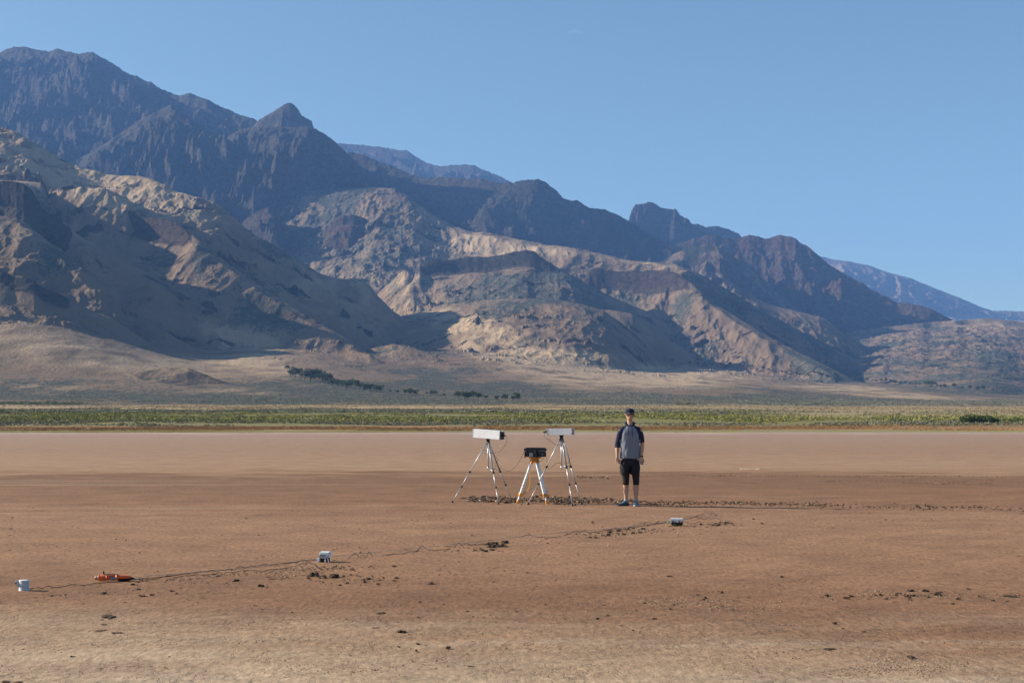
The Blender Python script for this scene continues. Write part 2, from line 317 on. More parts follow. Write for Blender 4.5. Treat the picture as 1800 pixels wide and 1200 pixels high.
def relief(px, Y, fine=True):
    x = (px - 900) / F * Y
    zb = base_z(px, Y)
    z = zb.copy(); own = np.full(z.shape, -1, np.int16)
    rock = np.zeros_like(z); red = np.zeros_like(z); dcr = np.full_like(z, 500.0)
    for k, R in enumerate(RIDGES):
        a0, a1 = R["c"][0][0] - 260, R["c"][-1][0] + 260
        if px.shape[0] > 1:
            i0, i1 = np.searchsorted(px[:, 0], (a0, a1))
            if i1 - i0 < 2: continue
            zr = np.full(z.shape, -9e3); d = np.zeros(z.shape)
            zr[i0:i1], d[i0:i1] = ridge_z(R, px[i0:i1], Y[i0:i1])
        else: zr, d = ridge_z(R, px, Y)
        up = zr > z
        dcr = np.where(up, np.abs(d), dcr)
        kk = 10.0
        h = np.clip(0.5 + 0.5 * (zr - z) / kk, 0, 1)
        z = z * (1 - h) + zr * h + kk * h * (1 - h) * .5
        own[up] = k
        rk = np.full_like(z, R["rock"])
        if R.get("cl"):
            p0, p1 = R.get("cp", (-9e3, 9e3))
            rk = np.maximum(rk, 0.95 * (1 - sstep(R["cl"] * .5, R["cl"] * 1.1, d)) * sstep(-30, -5, d) * sstep(p0 - 15, p0, px) * (1 - sstep(p1, p1 + 25, px)))
        rock = np.where(up, rk, rock); red = np.where(up, R.get("red", 0.0) * np.ones_like(z), red)
    if fine:
        far = sstep(1100, 2300, Y); dist = Y / 5000.0
        hgt = sstep(20, 200, z - 0)
        n1 = fbm(x / 420, Y / 420, 4) * 13 * far * dist
        z = z + n1 * hgt * .6 * (.3 + .7 * sstep(0, 400, dcr))
        oc = sstep(.36, .85, fbm(x / 120 + 7, Y / 62, 5, .62)) * sstep(2300, 2900, Y) * hgt
        rock = np.maximum(rock, .7 * oc * (1 - sstep(1450, 1550, px)))
        z = z + (ridged(x / 46 + .4 * n1 / 13, Y / 150, 3, .55) - .8) * 3.4 * hgt * sstep(1900, 2600, Y) * np.clip(dist, .5, 1.3) * (.2 + .8 * sstep(10, 200, dcr))
        rr = ridged(x / 105 + .3 * n1 / 20, Y / 85, 5, .62) - .9
        cr = .07 + .93 * sstep(20, 420, dcr)
        z = z + rr * (27 * rock + 1.6 * hgt) * far * np.clip(dist, .45, 1.4) * cr
        z = z + fbm(x / 38, Y / 60, 4, .6) * (5 * rock + 1.2 * hgt + .5) * far * np.clip(dist, .5, 1.5) * (.25 + .75 * cr)
        z = z + fbm(x / 60, Y / 90, 4, .55) * .35 * sstep(230, 420, Y)
    return z, own, rock, red

pxs = np.concatenate([np.arange(-2500, -900, 50.), np.arange(-900, -24, 9.), np.arange(-24, 1824, 1.35), np.arange(1824, 2500, 9.), np.arange(2500, 4300, 60.)])
NR = 900; M = 760
Yf = np.geomspace(196, 16400, M)
PX, YY = np.meshgrid(pxs, Yf, indexing='ij')
zb_, _, _, _ = relief(PX, YY, fine=False)
pyb = 740 - F * (zb_ - CAM_H) / YY
dpy = np.abs(np.diff(pyb, axis=1))
vis = (pyb[:, 1:] <= np.minimum.accumulate(pyb, axis=1)[:, :-1] + 2.0)
wgt = dpy * np.where(vis, 1.0, 0.12) + 0.10 + 0.25 * vis
def blur(a, n, ax):
    if n < 1: return a
    k = np.ones(2 * n + 1) / (2 * n + 1)
    p = [(0, 0), (0, 0)]; p[ax] = (n, n); b = np.cumsum(np.pad(a, p, mode='edge'), axis=ax)
    if ax == 0: b = np.concatenate([np.zeros((1, b.shape[1])), b], 0); return (b[2*n+1:] - b[:-2*n-1]) / (2*n+1)
    b = np.concatenate([np.zeros((b.shape[0], 1)), b], 1); return (b[:, 2*n+1:] - b[:, :-2*n-1]) / (2*n+1)
for _ in range(2): wgt = blur(blur(wgt, 5, 0), 4, 1)
cum = np.concatenate([np.zeros((len(pxs), 1)), np.cumsum(wgt, 1)], 1)
Yg = np.empty((len(pxs), NR)); tt = np.linspace(0, 1, NR)
for i in range(len(pxs)): Yg[i] = np.interp(tt * cum[i, -1], cum[i], Yf)
PXg = np.repeat(pxs[:, None], NR, 1)
zg, own, rock, red = relief(PXg, Yg)
Xg = (PXg - 900) / F * Yg
zg[:, 0] = -0.4
zg = np.where(Yg > 16200, zg - 200, zg)
pyg = 740 - F * (zg - CAM_H) / Yg
def patch(cx, cy, rx, ry, rot=0):
    a = math.radians(rot); u = (PXg - cx); v = (pyg - cy)
    uu = u * math.cos(a) + v * math.sin(a); vv = -u * math.sin(a) + v * math.cos(a)
    return np.exp(-(uu / rx) ** 2 - (vv / ry) ** 2)
def nz(s, a=1.0, o=3): return fbm(Xg / s, Yg / (s * a), o)
_n1 = nz(160, 2.0); _n2 = nz(45, 2.0); _n3 = nz(420, 1.6)
# pale straw grass grows on the open crowns and fans
gold = (0.9 * patch(160, 320, 200, 32, 12) + 0.8 * patch(30, 262, 90, 30, 20) + 0.8 * patch(250, 350, 120, 26, 12) + 0.45 * patch(110, 410, 60, 22)
        + 1.0 * patch(850, 430, 75, 22, 14) + .6 * patch(960, 440, 120, 12, 6) + 0.75 * patch(1175, 466, 60, 10, 8) + 0.5 * patch(1240, 413, 40, 8)
        + 1.0 * patch(830, 572, 80, 16, 12) + .7 * patch(900, 612, 90, 14, 15) + 0.9 * patch(1000, 622, 90, 8, 4) + .9 * patch(860, 625, 60, 10, 20)
        + 1.5 * patch(1150, 664, 130, 14, 2) + .9 * patch(1180, 655, 130, 10, 2) + .8 * patch(980, 655, 110, 22, 10) + .8 * patch(1500, 683, 130, 7, 3) + .7 * patch(1620, 697, 150, 5, 2)
        + .9 * patch(430, 600, 90, 22, 12) + .6 * patch(300, 640, 220, 18, 4) + .9 * patch(460, 640, 50, 14, 8) + .6 * patch(60, 600, 170, 30, 12) + .35 * patch(60, 678, 120, 6, 3)
        + .5 * patch(420, 688, 70, 5, 3) + .7 * patch(1720, 568, 110, 10, 3) + .3 * patch(560, 500, 90, 60) + .35 * patch(720, 500, 120, 90) + .4 * patch(1130, 500, 80, 20))
gold = np.clip(gold * (1.0 + 1.1 * _n2 + .8 * _n1), 0, 1)
sage = (.24 * sstep(3400, 4300, Yg) * (Yg < 7000) * (1 - sstep(1450, 1550, PXg)) + .35 * patch(560, 380, 170, 60) + 0.5 * patch(700, 660, 300, 25) + .6 * sstep(655, 690, pyg) * (Yg < 4200) + 0.6 * patch(1250, 655, 500, 14, 1) * 0 + .6 * patch(900, 550, 120, 18, 6) + .6 * patch(860, 600, 130, 22, 12)
        + .5 * patch(1700, 640, 250, 60) + .5 * patch(650, 430, 160, 80) + .45 * patch(950, 500, 200, 30) + .3)
sage = np.clip(sage + .75 * _n1 + .35 * _n3, 0, 1)
juni = np.clip(.9 * patch(1010, 405, 160, 34, 12) + .8 * patch(1180, 440, 90, 22, 10) + .5 * patch(620, 330, 80, 14) + .6 * patch(480, 355, 40, 12) + .5 * patch(1130, 405, 60, 18, 10), 0, 1)
juni = np.clip(juni * (1.1 + 1.5 * nz(70, 1.5, 4)), 0, 1)
# slope
def grads(z):
    dY = np.gradient(z, axis=1) / np.maximum(np.gradient(Yg, axis=1), .05)
    return dY
slope = np.abs(grads(zg)); slope = blur(blur(slope, 1, 0), 1, 1)
rockm = np.clip(rock * .85 + sstep(.75, 1.3, slope) * .8 * (Yg > 1500) - .25 + .5 * rock * (1 + _n2), 0, 1)

OBN = ["grass_plain", "alluvial_fan"] + sorted({R["o"] for R in RIDGES})
ridx = np.array([OBN.index(R["o"]) for R in RIDGES] + [0])
oid = np.where(own >= 0, ridx[own], 1); oid = np.where(Yg < 1200, 0, oid)
nC, nR = PXg.shape
vid = np.arange(nC * nR).reshape(nC, nR)
quads = np.stack([vid[:-1, :-1], vid[1:, :-1], vid[1:, 1:], vid[:-1, 1:]], -1).reshape(-1, 4)
fo = oid[:-1, :-1].ravel()
V = np.stack([Xg, Yg, zg], -1).reshape(-1, 3)
relief_attrs = dict(rock=rockm, red=red, gold=gold, sage=sage, juni=juni)

def relief_material():
    m, nt, b = new_mat("relief", 0.95, 0.1)
    P = position(nt)
    rk, rd, gd, sg, jn = (attr(nt, k) for k in ("rock", "red", "gold", "sage", "juni"))
    nf = noise(nt, mapping(nt, P, (1, .55, 1)), 0.055, 6, .65)          # patches of 20 m
    nm = noise(nt, P, 0.011, 5, .6)
    sp = noise(nt, mapping(nt, P, (1, .5, 1)), 0.22, 3, .7)             # single shrubs
    grass = mixc(nt, maprange(nt, nm, .35, .65), (0.150, 0.105, 0.069), (0.210, 0.143, 0.087))
    grass = mixc(nt, gd, grass, mixc(nt, nf, (0.29, 0.205, 0.125), (0.50, 0.365, 0.22)))
    shrubs = mixc(nt, nm, (0.043, 0.049, 0.036), (0.073, 0.078, 0.059))
    # shrubs thicken where sage is high
    thr = mth(nt, 'SUBTRACT', 0.66, mth(nt, 'MULTIPLY', sg, 0.26))
    thr = mth(nt, 'ADD', thr, mth(nt, 'MULTIPLY', gd, 0.13))
    comb = mth(nt, 'ADD', mth(nt, 'MULTIPLY', nf, .5), mth(nt, 'MULTIPLY', sp, .5))
    cov = mth(nt, 'MULTIPLY', mth(nt, 'SUBTRACT', comb, thr), 14.0, clamp=True)
    cov = mth(nt, 'MULTIPLY', cov, mth(nt, 'SUBTRACT', 1.0, mth(nt, 'MULTIPLY', gd, .55)))
    soil = mixc(nt, cov, grass, shrubs)
    rn = noise(nt, mapping(nt, P, (1, .6, 1.6)), 0.045, 8, .7)
    rockc = mixc(nt, maprange(nt, rn, .38, .62), (0.024, 0.021, 0.018), (0.088, 0.069, 0.053))
    redc = mixc(nt, maprange(nt, rn, .38, .62), (0.052, 0.029, 0.025), (0.130, 0.073, 0.056))
    rockc = mixc(nt, mth(nt, 'MULTIPLY', rd, .8), rockc, redc)
    strata = noise(nt, mapping(nt, P, (.02, .02, 1)), 0.06, 4, .6)
    rockc = mixc(nt, maprange(nt, strata, .45, .6, 0, .45), rockc, (0.081, 0.073, 0.052))
    rmask = mth(nt, 'ADD', rk, mth(nt, 'MULTIPLY', mth(nt, 'SUBTRACT', rn, .5), 1.3))
    rmask = maprange(nt, rmask, .32, .55)
    rmask = mth(nt, 'MULTIPLY', rmask, maprange(nt, rk, .02, .2))
    c = mixc(nt, rmask, soil, rockc)
    jm = mth(nt, 'MULTIPLY', maprange(nt, mth(nt, 'ADD', jn, mth(nt, 'SUBTRACT', sp, .5)), .35, .6), jn)
    c = mixc(nt, jm, c, (0.028, 0.035, 0.024))
    nt.links.new(c, b.inputs["Base Color"])
    h = mth(nt, 'ADD', mth(nt, 'MULTIPLY', rn, mth(nt, 'ADD', mth(nt, 'MULTIPLY', rk, 30.0), 3.0)), mth(nt, 'MULTIPLY', sp, 2.2))
    bump(nt, h, b, 0.85, 1.0)
    return m
def plain_material():
    """the grass plain between the dry lake and the fan: belts of different plants"""
    m, nt, b = new_mat("plain_grass", 0.95, 0.1)
    P = position(nt); s = nt.nodes.new("ShaderNodeSeparateXYZ"); nt.links.new(P, s.inputs[0])
    wob = noise(nt, mapping(nt, P, (.35, 1, 0)), 0.02, 5, .6)
    wob2 = noise(nt, mapping(nt, P, (.5, 1, 0)), 0.12, 4, .6)
    yy = mth(nt, 'ADD', s.outputs[1], mth(nt, 'MULTIPLY', mth(nt, 'SUBTRACT', wob, .5), mth(nt, 'MULTIPLY', s.outputs[1], .35)))
    yy = mth(nt, 'ADD', yy, mth(nt, 'MULTIPLY', mth(nt, 'SUBTRACT', wob2, .5), 14.0))
    t = mth(nt, 'DIVIDE', mth(nt, 'SUBTRACT', yy, 200.0), 1100.0)
    f = lambda y: (y - 200) / 1100.0
    c = ramp(nt, t, [(f(200), (.33, .27, .20)), (f(206), (.27, .26, .11)), (f(226), (.30, .25, .10)), (f(236), (.36, .19, .085)), (f(290), (.33, .17, .075)), (f(302), (.24, .19, .11)),
                     (f(340), (.21, .195, .07)), (f(640), (.23, .205, .085)), (f(700), (.23, .20, .11)), (f(745), (.42, .31, .17)), (f(1120), (.40, .29, .165)), (f(1190), (.24, .20, .135))])
    az = mth(nt, 'DIVIDE', s.outputs[0], s.outputs[1])
    rm = mth(nt, 'MULTIPLY', maprange(nt, az, .06, .22), mth(nt, 'MULTIPLY', maprange(nt, yy, 400, 520), maprange(nt, yy, 1150, 1050)))
    c = mixc(nt, mth(nt, 'MULTIPLY', rm, .85), c, (.36, .27, .145))
    v = noise(nt, mapping(nt, P, (.3, 1, 0)), 0.06, 5, .65)
    c = mixc(nt, maprange(nt, v, .4, .62, 0, .45), c, (.17, .155, .105))
    v2 = noise(nt, mapping(nt, P, (.25, 1, 0)), 0.8, 4, .7)
    c = mixc(nt, 1.0, c, mixc(nt, maprange(nt, v2, .3, .7), (.72, .72, .72), (1.15, 1.15, 1.1)), 'MULTIPLY')
    nt.links.new(c, b.inputs["Base Color"])
    bump(nt, v2, b, .6, .5)
    return m
RELM = relief_material(); PLM = plain_material()
for k, nm_ in enumerate(OBN):
    q = quads[fo == k]
    if not len(q): continue
    u, inv = np.unique(q.ravel(), return_inverse=True)
    me = np_mesh(nm_, V[u], inv.reshape(-1, 4))
    for an, arr in relief_attrs.items():
        a = me.attributes.new(an, 'FLOAT', 'POINT'); a.data.foreach_set("value", arr.reshape(-1)[u].astype(np.float32))
    tag(link(nm_, me, PLM if k == 0 else RELM), kind="structure")

from bisect import bisect_left
def ground_z(x, Y):
    """height of the relief under a point of the land beyond the lake bed (scalar)"""
    if Y <= 200: return 0.0
    px = 900 + F * x / Y
    z, _, _, _ = relief(np.array([[px]]), np.array([[float(Y)]]))
    return float(z[0, 0])
def ground_zs(x, Y):
    x = np.asarray(x, float); Y = np.asarray(Y, float)
    return relief((900 + F * x / Y)[None], Y[None])[0][0]

# ------------------------------------------------------------------ the dry lake bed
def playa_material():
    m, nt, b = new_mat("dry_mud", 0.92, 0.18)
    P = position(nt); s = nt.nodes.new("ShaderNodeSeparateXYZ"); nt.links.new(P, s.inputs[0])
    X, Y = s.outputs[0], s.outputs[1]
    # belts of damp and dry mud follow the old shorelines (lines of nearly equal Y)
    q = mth(nt, 'DIVIDE', 100.0, mth(nt, 'MAXIMUM', Y, 4.0))                  # 100/Y : 0.5 at 200 m .. 11.5 at 8.7 m
    wa = noise(nt, mapping(nt, P, (.10, .35, 0)), 1.0, 5, .6)
    wb = noise(nt, mapping(nt, P, (.35, 1.2, 0), loc=(3, 9, 0)), 1.0, 5, .65)
    tilt = mth(nt, 'MULTIPLY', mth(nt, 'DIVIDE', X, mth(nt, 'MAXIMUM', Y, 4.0)), -2.6)
    near = maprange(nt, q, 4.5, 9.0)
    q2 = mth(nt, 'ADD', q, mth(nt, 'MULTIPLY', mth(nt, 'SUBTRACT', wa, .5), maprange(nt, q, .5, 9, .45, 4.2)))
    q2 = mth(nt, 'ADD', q2, mth(nt, 'MULTIPLY', mth(nt, 'SUBTRACT', wb, .5), maprange(nt, q, .5, 9, .10, 2.8)))
    q2 = mth(nt, 'ADD', q2, mth(nt, 'MULTIPLY', tilt, near))
    f = lambda py: (py - 740.0) / 40.0 / 13.0
    t = mth(nt, 'DIVIDE', q2, 13.0)
    c = ramp(nt, t, [(f(757), (0.52, 0.44, 0.37)), (f(763), (0.31, 0.210, 0.155)), (f(790), (0.30, 0.186, 0.118)), (f(815), (0.335, 0.208, 0.126)), (f(829), (0.315, 0.186, 0.104)), (f(836), (0.190, 0.100, 0.055)),
                     (f(862), (0.225, 0.120, 0.064)), (f(885), (0.238, 0.126, 0.068)), (f(905), (0.290, 0.163, 0.092)), (f(985), (0.278, 0.153, 0.084)), (f(1050), (0.225, 0.118, 0.062)), (f(1082), (0.245, 0.135, 0.074)),
                     (f(1135), (0.325, 0.208, 0.124)), (f(1200), (0.40, 0.285, 0.185))])
    # salt crust
    salt = noise(nt, mapping(nt, P, (.18, .9, 0), loc=(7, 2, 0)), 1.0, 6, .68)
    sm = mth(nt, 'MULTIPLY', maprange(nt, salt, .50, .70), maprange(nt, q, 8.0, 10.5))
    c = mixc(nt, mth(nt, 'MULTIPLY', sm, .75), c, (.44, .35, .25))
    # thin pale streaks farther off
    st = noise(nt, mapping(nt, P, (.03, 1.1, 0), loc=(1, 4, 0)), 1.0, 3, .6)
    sm2 = mth(nt, 'MULTIPLY', maprange(nt, st, .60, .68), mth(nt, 'MULTIPLY', maprange(nt, q, .8, 2.0), maprange(nt, q, 5.0, 3.4)))
    c = mixc(nt, mth(nt, 'MULTIPLY', sm2, .45), c, (.40, .30, .20))
    # large soft mottling, small grain
    mo = noise(nt, P, .9, 8, .68)
    gr = noise(nt, mapping(nt, P, (1, .3, 1)), 22.0, 4, .75)
    sc_ = mth(nt, 'MULTIPLY', maprange(nt, mo, .3, .7, .77, 1.2), maprange(nt, gr, .3, .7, .62, 1.36))
    vm = nt.nodes.new("ShaderNodeVectorMath"); vm.operation = 'SCALE'
    nt.links.new(c, vm.inputs[0]); nt.links.new(sc_, vm.inputs["Scale"]); c = vm.outputs[0]
    # cracks
    vo = nt.nodes.new("ShaderNodeTexVoronoi"); vo.feature = 'DISTANCE_TO_EDGE'; vo.inputs["Scale"].default_value = 8.0
    _tn = N(nt, 'ShaderNodeTexNoise', i_Scale=6.0, i_Detail=4.0); nt.links.new(P, _tn.inputs['Vector']); dv = mixc(nt, .18, P, _tn.outputs['Color'])
    nt.links.new(dv, vo.inputs["Vector"])
    ck = maprange(nt, vo.outputs["Distance"], 0.0, .035, 1.0, 0.0)
    ckm = mth(nt, 'MULTIPLY', ck, mth(nt, 'MULTIPLY', maprange(nt, noise(nt, P, 1.7, 3, .6), .44, .60), maprange(nt, q, 6.5, 9.0)))
    c = mixc(nt, mth(nt, 'MULTIPLY', ckm, .42), c, (.12, .08, .055))
    nt.links.new(c, b.inputs["Base Color"])
    h1 = noise(nt, mapping(nt, P, (.5, 1, 1)), 9.0, 6, .68)
    h2 = noise(nt, P, 60.0, 3, .6)
    hh = mth(nt, 'ADD', mth(nt, 'MULTIPLY', h1, .030), mth(nt, 'MULTIPLY', h2, .006))
    hh = mth(nt, 'SUBTRACT', hh, mth(nt, 'MULTIPLY', ckm, .01))
    bump(nt, hh, b, .8, 1.0)
    return m
PLAYA = playa_material()
def make_playa():
    # finer rows near the camera with a slight real unevenness; one sheet to the horizon
    ys = np.concatenate([[-2000, -300, -40], np.linspace(4, 30, 261), np.geomspace(30.2, 196, 120), [260, 600, 2000, 6000, 16500]])
    xs = np.concatenate([[-12500, -3000, -400, -60], np.linspace(-22, 22, 441), [60, 400, 3000, 12500]])
    XX, YY = np.meshgrid(xs, ys, indexing='ij')
    fade = sstep(30, 18, np.abs(YY - 17) + 4) * sstep(22, 16, np.abs(XX))
    z = fbm(XX / 1.1, YY / .8, 4) * .010 * fade
    z = z - np.where(YY > 210, .6, 0)
    n, k = XX.shape; v = np.arange(n * k).reshape(n, k)
    q = np.stack([v[:-1, :-1], v[1:, :-1], v[1:, 1:], v[:-1, 1:]], -1).reshape(-1, 4)
    me = np_mesh("dry_lake_bed", np.stack([XX, YY, z], -1).reshape(-1, 3), q)
    return tag(link("dry_lake_bed", me, PLAYA), kind="structure")
make_playa()

# ------------------------------------------------------------------ haze
def make_haze():
    bm = bmesh.new()
    r = bmesh.ops.create_cube(bm, size=1.0)
    x0, x1, y0, y1, z0, z1 = -30100, 30100, -2500, 17400, -302, 2450
    for v in bm.verts:
        v.co = Vector((x0 if v.co.x < 0 else x1, y0 if v.co.y < 0 else y1, z0 if v.co.z < 0 else z1))
    m = bpy.data.materials.new("haze"); m.use_nodes = True; nt = m.node_tree; nt.nodes.clear()
    o = nt.nodes.new("ShaderNodeOutputMaterial"); v = nt.nodes.new("ShaderNodeVolumePrincipled")
    v.inputs["Color"].default_value = (.22, .46, 1.0, 1); v.inputs["Density"].default_value = HAZE_D
    v.inputs["Anisotropy"].default_value = 0.0
    nt.links.new(v.outputs[0], o.inputs["Volume"])
    ob = from_bm("haze", bm, m, smooth=False); tag(ob, kind="stuff")
HAZE_D = 4.4e-5
make_haze()
# ------------------------------------------------------------------ land plants, trees, poles
def hit(px, py):
    """distance at which the line of sight through (px, py) first meets the land"""
    Y = np.geomspace(200, 9000, 900)
    z = relief(np.full((1, 900), float(px)), Y[None])[0][0]
    s = 740 - F * (z - CAM_H) / Y
    i = np.argmax(s <= py)
    return float(Y[i]), float((px - 900) / F * Y[i]), float(z[i])

def leaf_mat(name, c0, c1, scale=1.2):
    m, nt, b = new_mat(name, .85, .15)
    n = noise(nt, position(nt), scale, 3, .6)
    oi = nt.nodes.new("ShaderNodeObjectInfo")
    c = mixc(nt, maprange(nt, n, .35, .65), c0, c1)
    c = mixc(nt, 1.0, c, mixc(nt, oi.outputs["Random"], (.8, .82, .8), (1.18, 1.15, 1.1)), 'MULTIPLY')
    nt.links.new(c, b.inputs["Base Color"])
    return m
BARK, nt_, b_ = new_mat("bark", .95, .1); nt_.links.new(mixc(nt_, noise(nt_, position(nt_), 6, 4), (.06, .045, .035), (.14, .11, .085)), b_.inputs["Base Color"])
LEAF = leaf_mat("tree_leaves", (.06, .085, .038), (.125, .145, .065), .4)

def leaf_cloud(n, lobes, size, r):
    """many small leaf sprays spread through several lobes; returns verts, tris"""
    V_, T_ = [], []
    for k in range(n):
        c, rad = lobes[r.integers(len(lobes))]
        v = r.normal(size=3); v /= np.linalg.norm(v)
        p = np.array(c) + v * np.array(rad) * (0.55 + .5 * r.random())
        a = r.normal(size=3); a /= np.linalg.norm(a); b = np.cross(a, r.normal(size=3)); b /= np.linalg.norm(b) + 1e-9
        s = size * (.6 + .8 * r.random())
        i = len(V_)
        V_ += [p - a * s, p + a * s * .2 + b * s * .8, p + a * s, p - b * s * .7]
        T_ += [(i, i + 1, i + 2), (i, i + 2, i + 3)]
    return np.array(V_), T_
def tree_meshes(seed):
    r = np.random.default_rng(seed)
    lobes = [((0, 0, .62), (.30, .30, .28))]
    for k in range(7):
        a = r.random() * 6.28; q = .12 + .22 * r.random()
        lobes.append(((q * math.cos(a), q * math.sin(a), .35 + .48 * r.random()), (.17 + .08 * r.random(),) * 2 + (.14 + .07 * r.random(),)))
    v, t = leaf_cloud(620, lobes, .045, r)
    crown = np_mesh("crown", v, tris=t)
    bm = bmesh.new()
    loft(bm, [(0, 0, -.04), (.01, 0, .2), (0, .01, .45), (.02, 0, .7)], [.035, .027, .018, .008], 7)
    for k in range(5):
        a = k * 1.3 + r.random(); loft(bm, [(0, 0, .25 + .05 * k), (.14 * math.cos(a), .14 * math.sin(a), .42 + .07 * k), (.24 * math.cos(a), .24 * math.sin(a), .52 + .07 * k)], [.014, .009, .004], 5)
    me = bpy.data.meshes.new("trunk"); bm.to_mesh(me); bm.free()
    crown.materials.append(LEAF); me.materials.append(BARK)
    return crown, me

def loft(bm, pts, rad, seg=8, cap=True, flat=None):
    """a tube through pts; rad: number or (a, b) per point"""
    pts = [Vector(p) for p in pts]; rings = []
    up = None
    for i, p in enumerate(pts):
        t = (pts[min(i + 1, len(pts) - 1)] - pts[max(i - 1, 0)]).normalized()
        if up is None:
            up = Vector((0, 1, 0)) if abs(t.y) < .9 else Vector((1, 0, 0))
        sx = up.cross(t)
        if sx.length < 1e-5: sx = Vector((1, 0, 0)).cross(t)
        sx.normalize(); sy = t.cross(sx).normalized(); up = sy
        r = rad[i] if isinstance(rad, (list, tuple)) else rad
        a, b = r if isinstance(r, (list, tuple)) else (r, r)
        rings.append([bm.verts.new(p + sx * (a * math.cos(2 * math.pi * k / seg)) + sy * (b * math.sin(2 * math.pi * k / seg))) for k in range(seg)])
    for A, B in zip(rings[:-1], rings[1:]):
        for k in range(seg): bm.faces.new((A[k], A[(k + 1) % seg], B[(k + 1) % seg], B[k]))
    if cap:
        bm.faces.new(rings[0][::-1]); bm.faces.new(rings[-1])
    return rings

TREES = [tree_meshes(s) for s in (3, 8, 21)]
def place_tree(k, px, py, hpx, label, group):
    Y, x, z = hit(px, py)
    h = hpx / F * Y * 1.08
    root = empty("broadleaf_tree", (x, Y, z), rng.random() * 6.28, label, "tree", group)
    root.scale = (h * rng.uniform(.95, 1.35), h * rng.uniform(.95, 1.35), h)
    c, t = TREES[k % 3]
    for nm_, me in (("crown", c), ("trunk", t)):
        o = bpy.data.objects.new(nm_, me); COL.objects.link(o); o.parent = root
    return root
ORD = "first second third fourth fifth sixth seventh eighth ninth tenth eleventh twelfth thirteenth fourteenth fifteenth sixteenth seventeenth eighteenth nineteenth".split()
TENS = {20: "twent", 30: "thirt", 40: "fort", 50: "fift"}
def ordinal(n):
    if n < 20: return ORD[n - 1]
    t, u = n // 10 * 10, n % 10
    return TENS[t] + "ieth" if u == 0 else TENS[t] + "y-" + ORD[u - 1]
LT = [(505,651,9),(511,662,15),(519,664,19),(528,662,15),(536,668,20),(545,671,22),(553,666,18),(561,663,16),(567,673,20),(576,675,20),(584,678,16),(593,680,14),(601,681,14),(609,682,15),(617,682,16),(625,684,17),(633,683,12),(641,687,14),(651,688,14),(661,689,15),(669,689,12)]
for i, t in enumerate(LT):
    lab = f"green tree in the dense grove under the left slopes, {ordinal(i + 1)} from its left end"
    if i == 0: lab = "small tree standing apart at the upper left end of the dense grove"
    if i == len(LT) - 1: lab = "round tree at the lower right end of the dense grove"
    place_tree(i, *t, lab, "trees in the dense grove on the fan")
MT = [(686,690,6),(699,691,6),(712,693,9),(722,695,15),(731,695,10),(750,694,6),(758,695,11),(765,694,8),(781,697,5),(853,702,9),(873,704,9)]
for i, t in enumerate(MT):
    place_tree(i + 1, *t, {3: "widest bushy tree between the grove and the small clump of trees", 9: "small pale tree just right of the clump of five trees", 10: "low round tree between the clump of five and the last three trees"}.get(i, f"low tree right of the dense grove, {ordinal(i + 1)} of the eleven scattered there"), "scattered trees trailing from the grove")
for i, (t, lab) in enumerate(zip([(806,700,13),(817,702,17),(824,702,12),(832,701,14),(840,703,16)],
        ["leftmost tree of the clump of five on the sage fan", "tallest tree of the clump of five on the sage fan", "shortest tree in the middle of the clump of five", "fourth tree of the clump of five on the sage fan", "dark rounded tree at the right end of the clump of five"])):
    place_tree(i, *t, lab, "clump of five trees on the sage fan")
for i, (t, lab) in enumerate(zip([(888,704,12),(901,704,10),(909,704,14)],
        ["spreading tree left of the last two trees on the sage fan", "thin pale tree between the last two dark trees", "dark upright lone tree ending the line of trees, above the aluminium boxes"])):
    place_tree(i, *t, lab, "last three trees on the sage fan")
pxs_r = [1182,1196,1212,1226,1238,1252,1268,1282,1306,1314,1322,1330,1342,1352,1374,1382,1391,1400,1420,1430,1440,1454,1470,1484,1500,1512,1524,1540,1549,1557,1566,1574,1583,1592,1600,1610,1617,1627,1633,1640,1648,1654,1660,1676,1692,1704,1718,1728,1745,1762]
for i, px in enumerate(pxs_r):
    py = np.interp(px, [1180, 1300, 1400, 1500, 1600, 1700, 1770], [641, 650, 660.5, 668.5, 677, 685, 690])
    h = {1316: 9}.get(px, 5 + 3.2 * rng.random())
    lab = f"small tree in the long row under the right slopes, {ordinal(i + 1)} from the left"
    if px in (1627, 1633, 1640): h = 11; lab = {1627: "left", 1633: "middle", 1640: "right"}[px] + " tree of the tall dark trio in the row under the right slopes"
    if px == 1676: h = 10; lab = "lone dark round tree in a gap of the right row"
    if px in (1718, 1728): h = 9; lab = {1718: "left", 1728: "right"}[px] + " tree of the broad pair near the right end of the long row"
    place_tree(i, px, py, h, lab, "trees in the long row at the foot of the slopes")

# ---- thickets and big bushes: own things
def thicket(name, px0, px1, py, hpx, label, mat, cat="bushes", n=1400, deep=.5, seed=1, dome=False):
    Y, x, z = hit((px0 + px1) / 2, py)
    r = np.random.default_rng(seed); wd = (px1 - px0) / F * Y; h = hpx / F * Y
    lobes = []
    k = max(6, int(wd / h * 2.2))
    for i in range(k):
        u = (i + r.random()) / k - .5
        hh = h * (.55 + .45 * r.random())
        if dome: hh = h * (.35 + .65 * math.sqrt(max(0, 1 - (2 * u) ** 2))) * (.8 + .2 * r.random())
        lobes.append(((u * wd, (r.random() - .5) * wd * deep * .3, hh * .45), (h * .55, h * .6, hh * .5)))
    v, t = leaf_cloud(n, lobes, h * .085, r)
    v[:, 2] = np.maximum(v[:, 2], -.1)
    me = np_mesh(name, v, tris=t)
    o = link(name, me, mat, smooth=False); o.location = (x, Y, z)
    return tag(o, label, cat, kind=None if cat == 'bush' else 'stuff')
WIL = leaf_mat("willow_leaves", (.085, .115, .042), (.17, .20, .075), .5)
DKW = leaf_mat("dark_willow_leaves", (.032, .045, .024), (.060, .078, .038), .2)
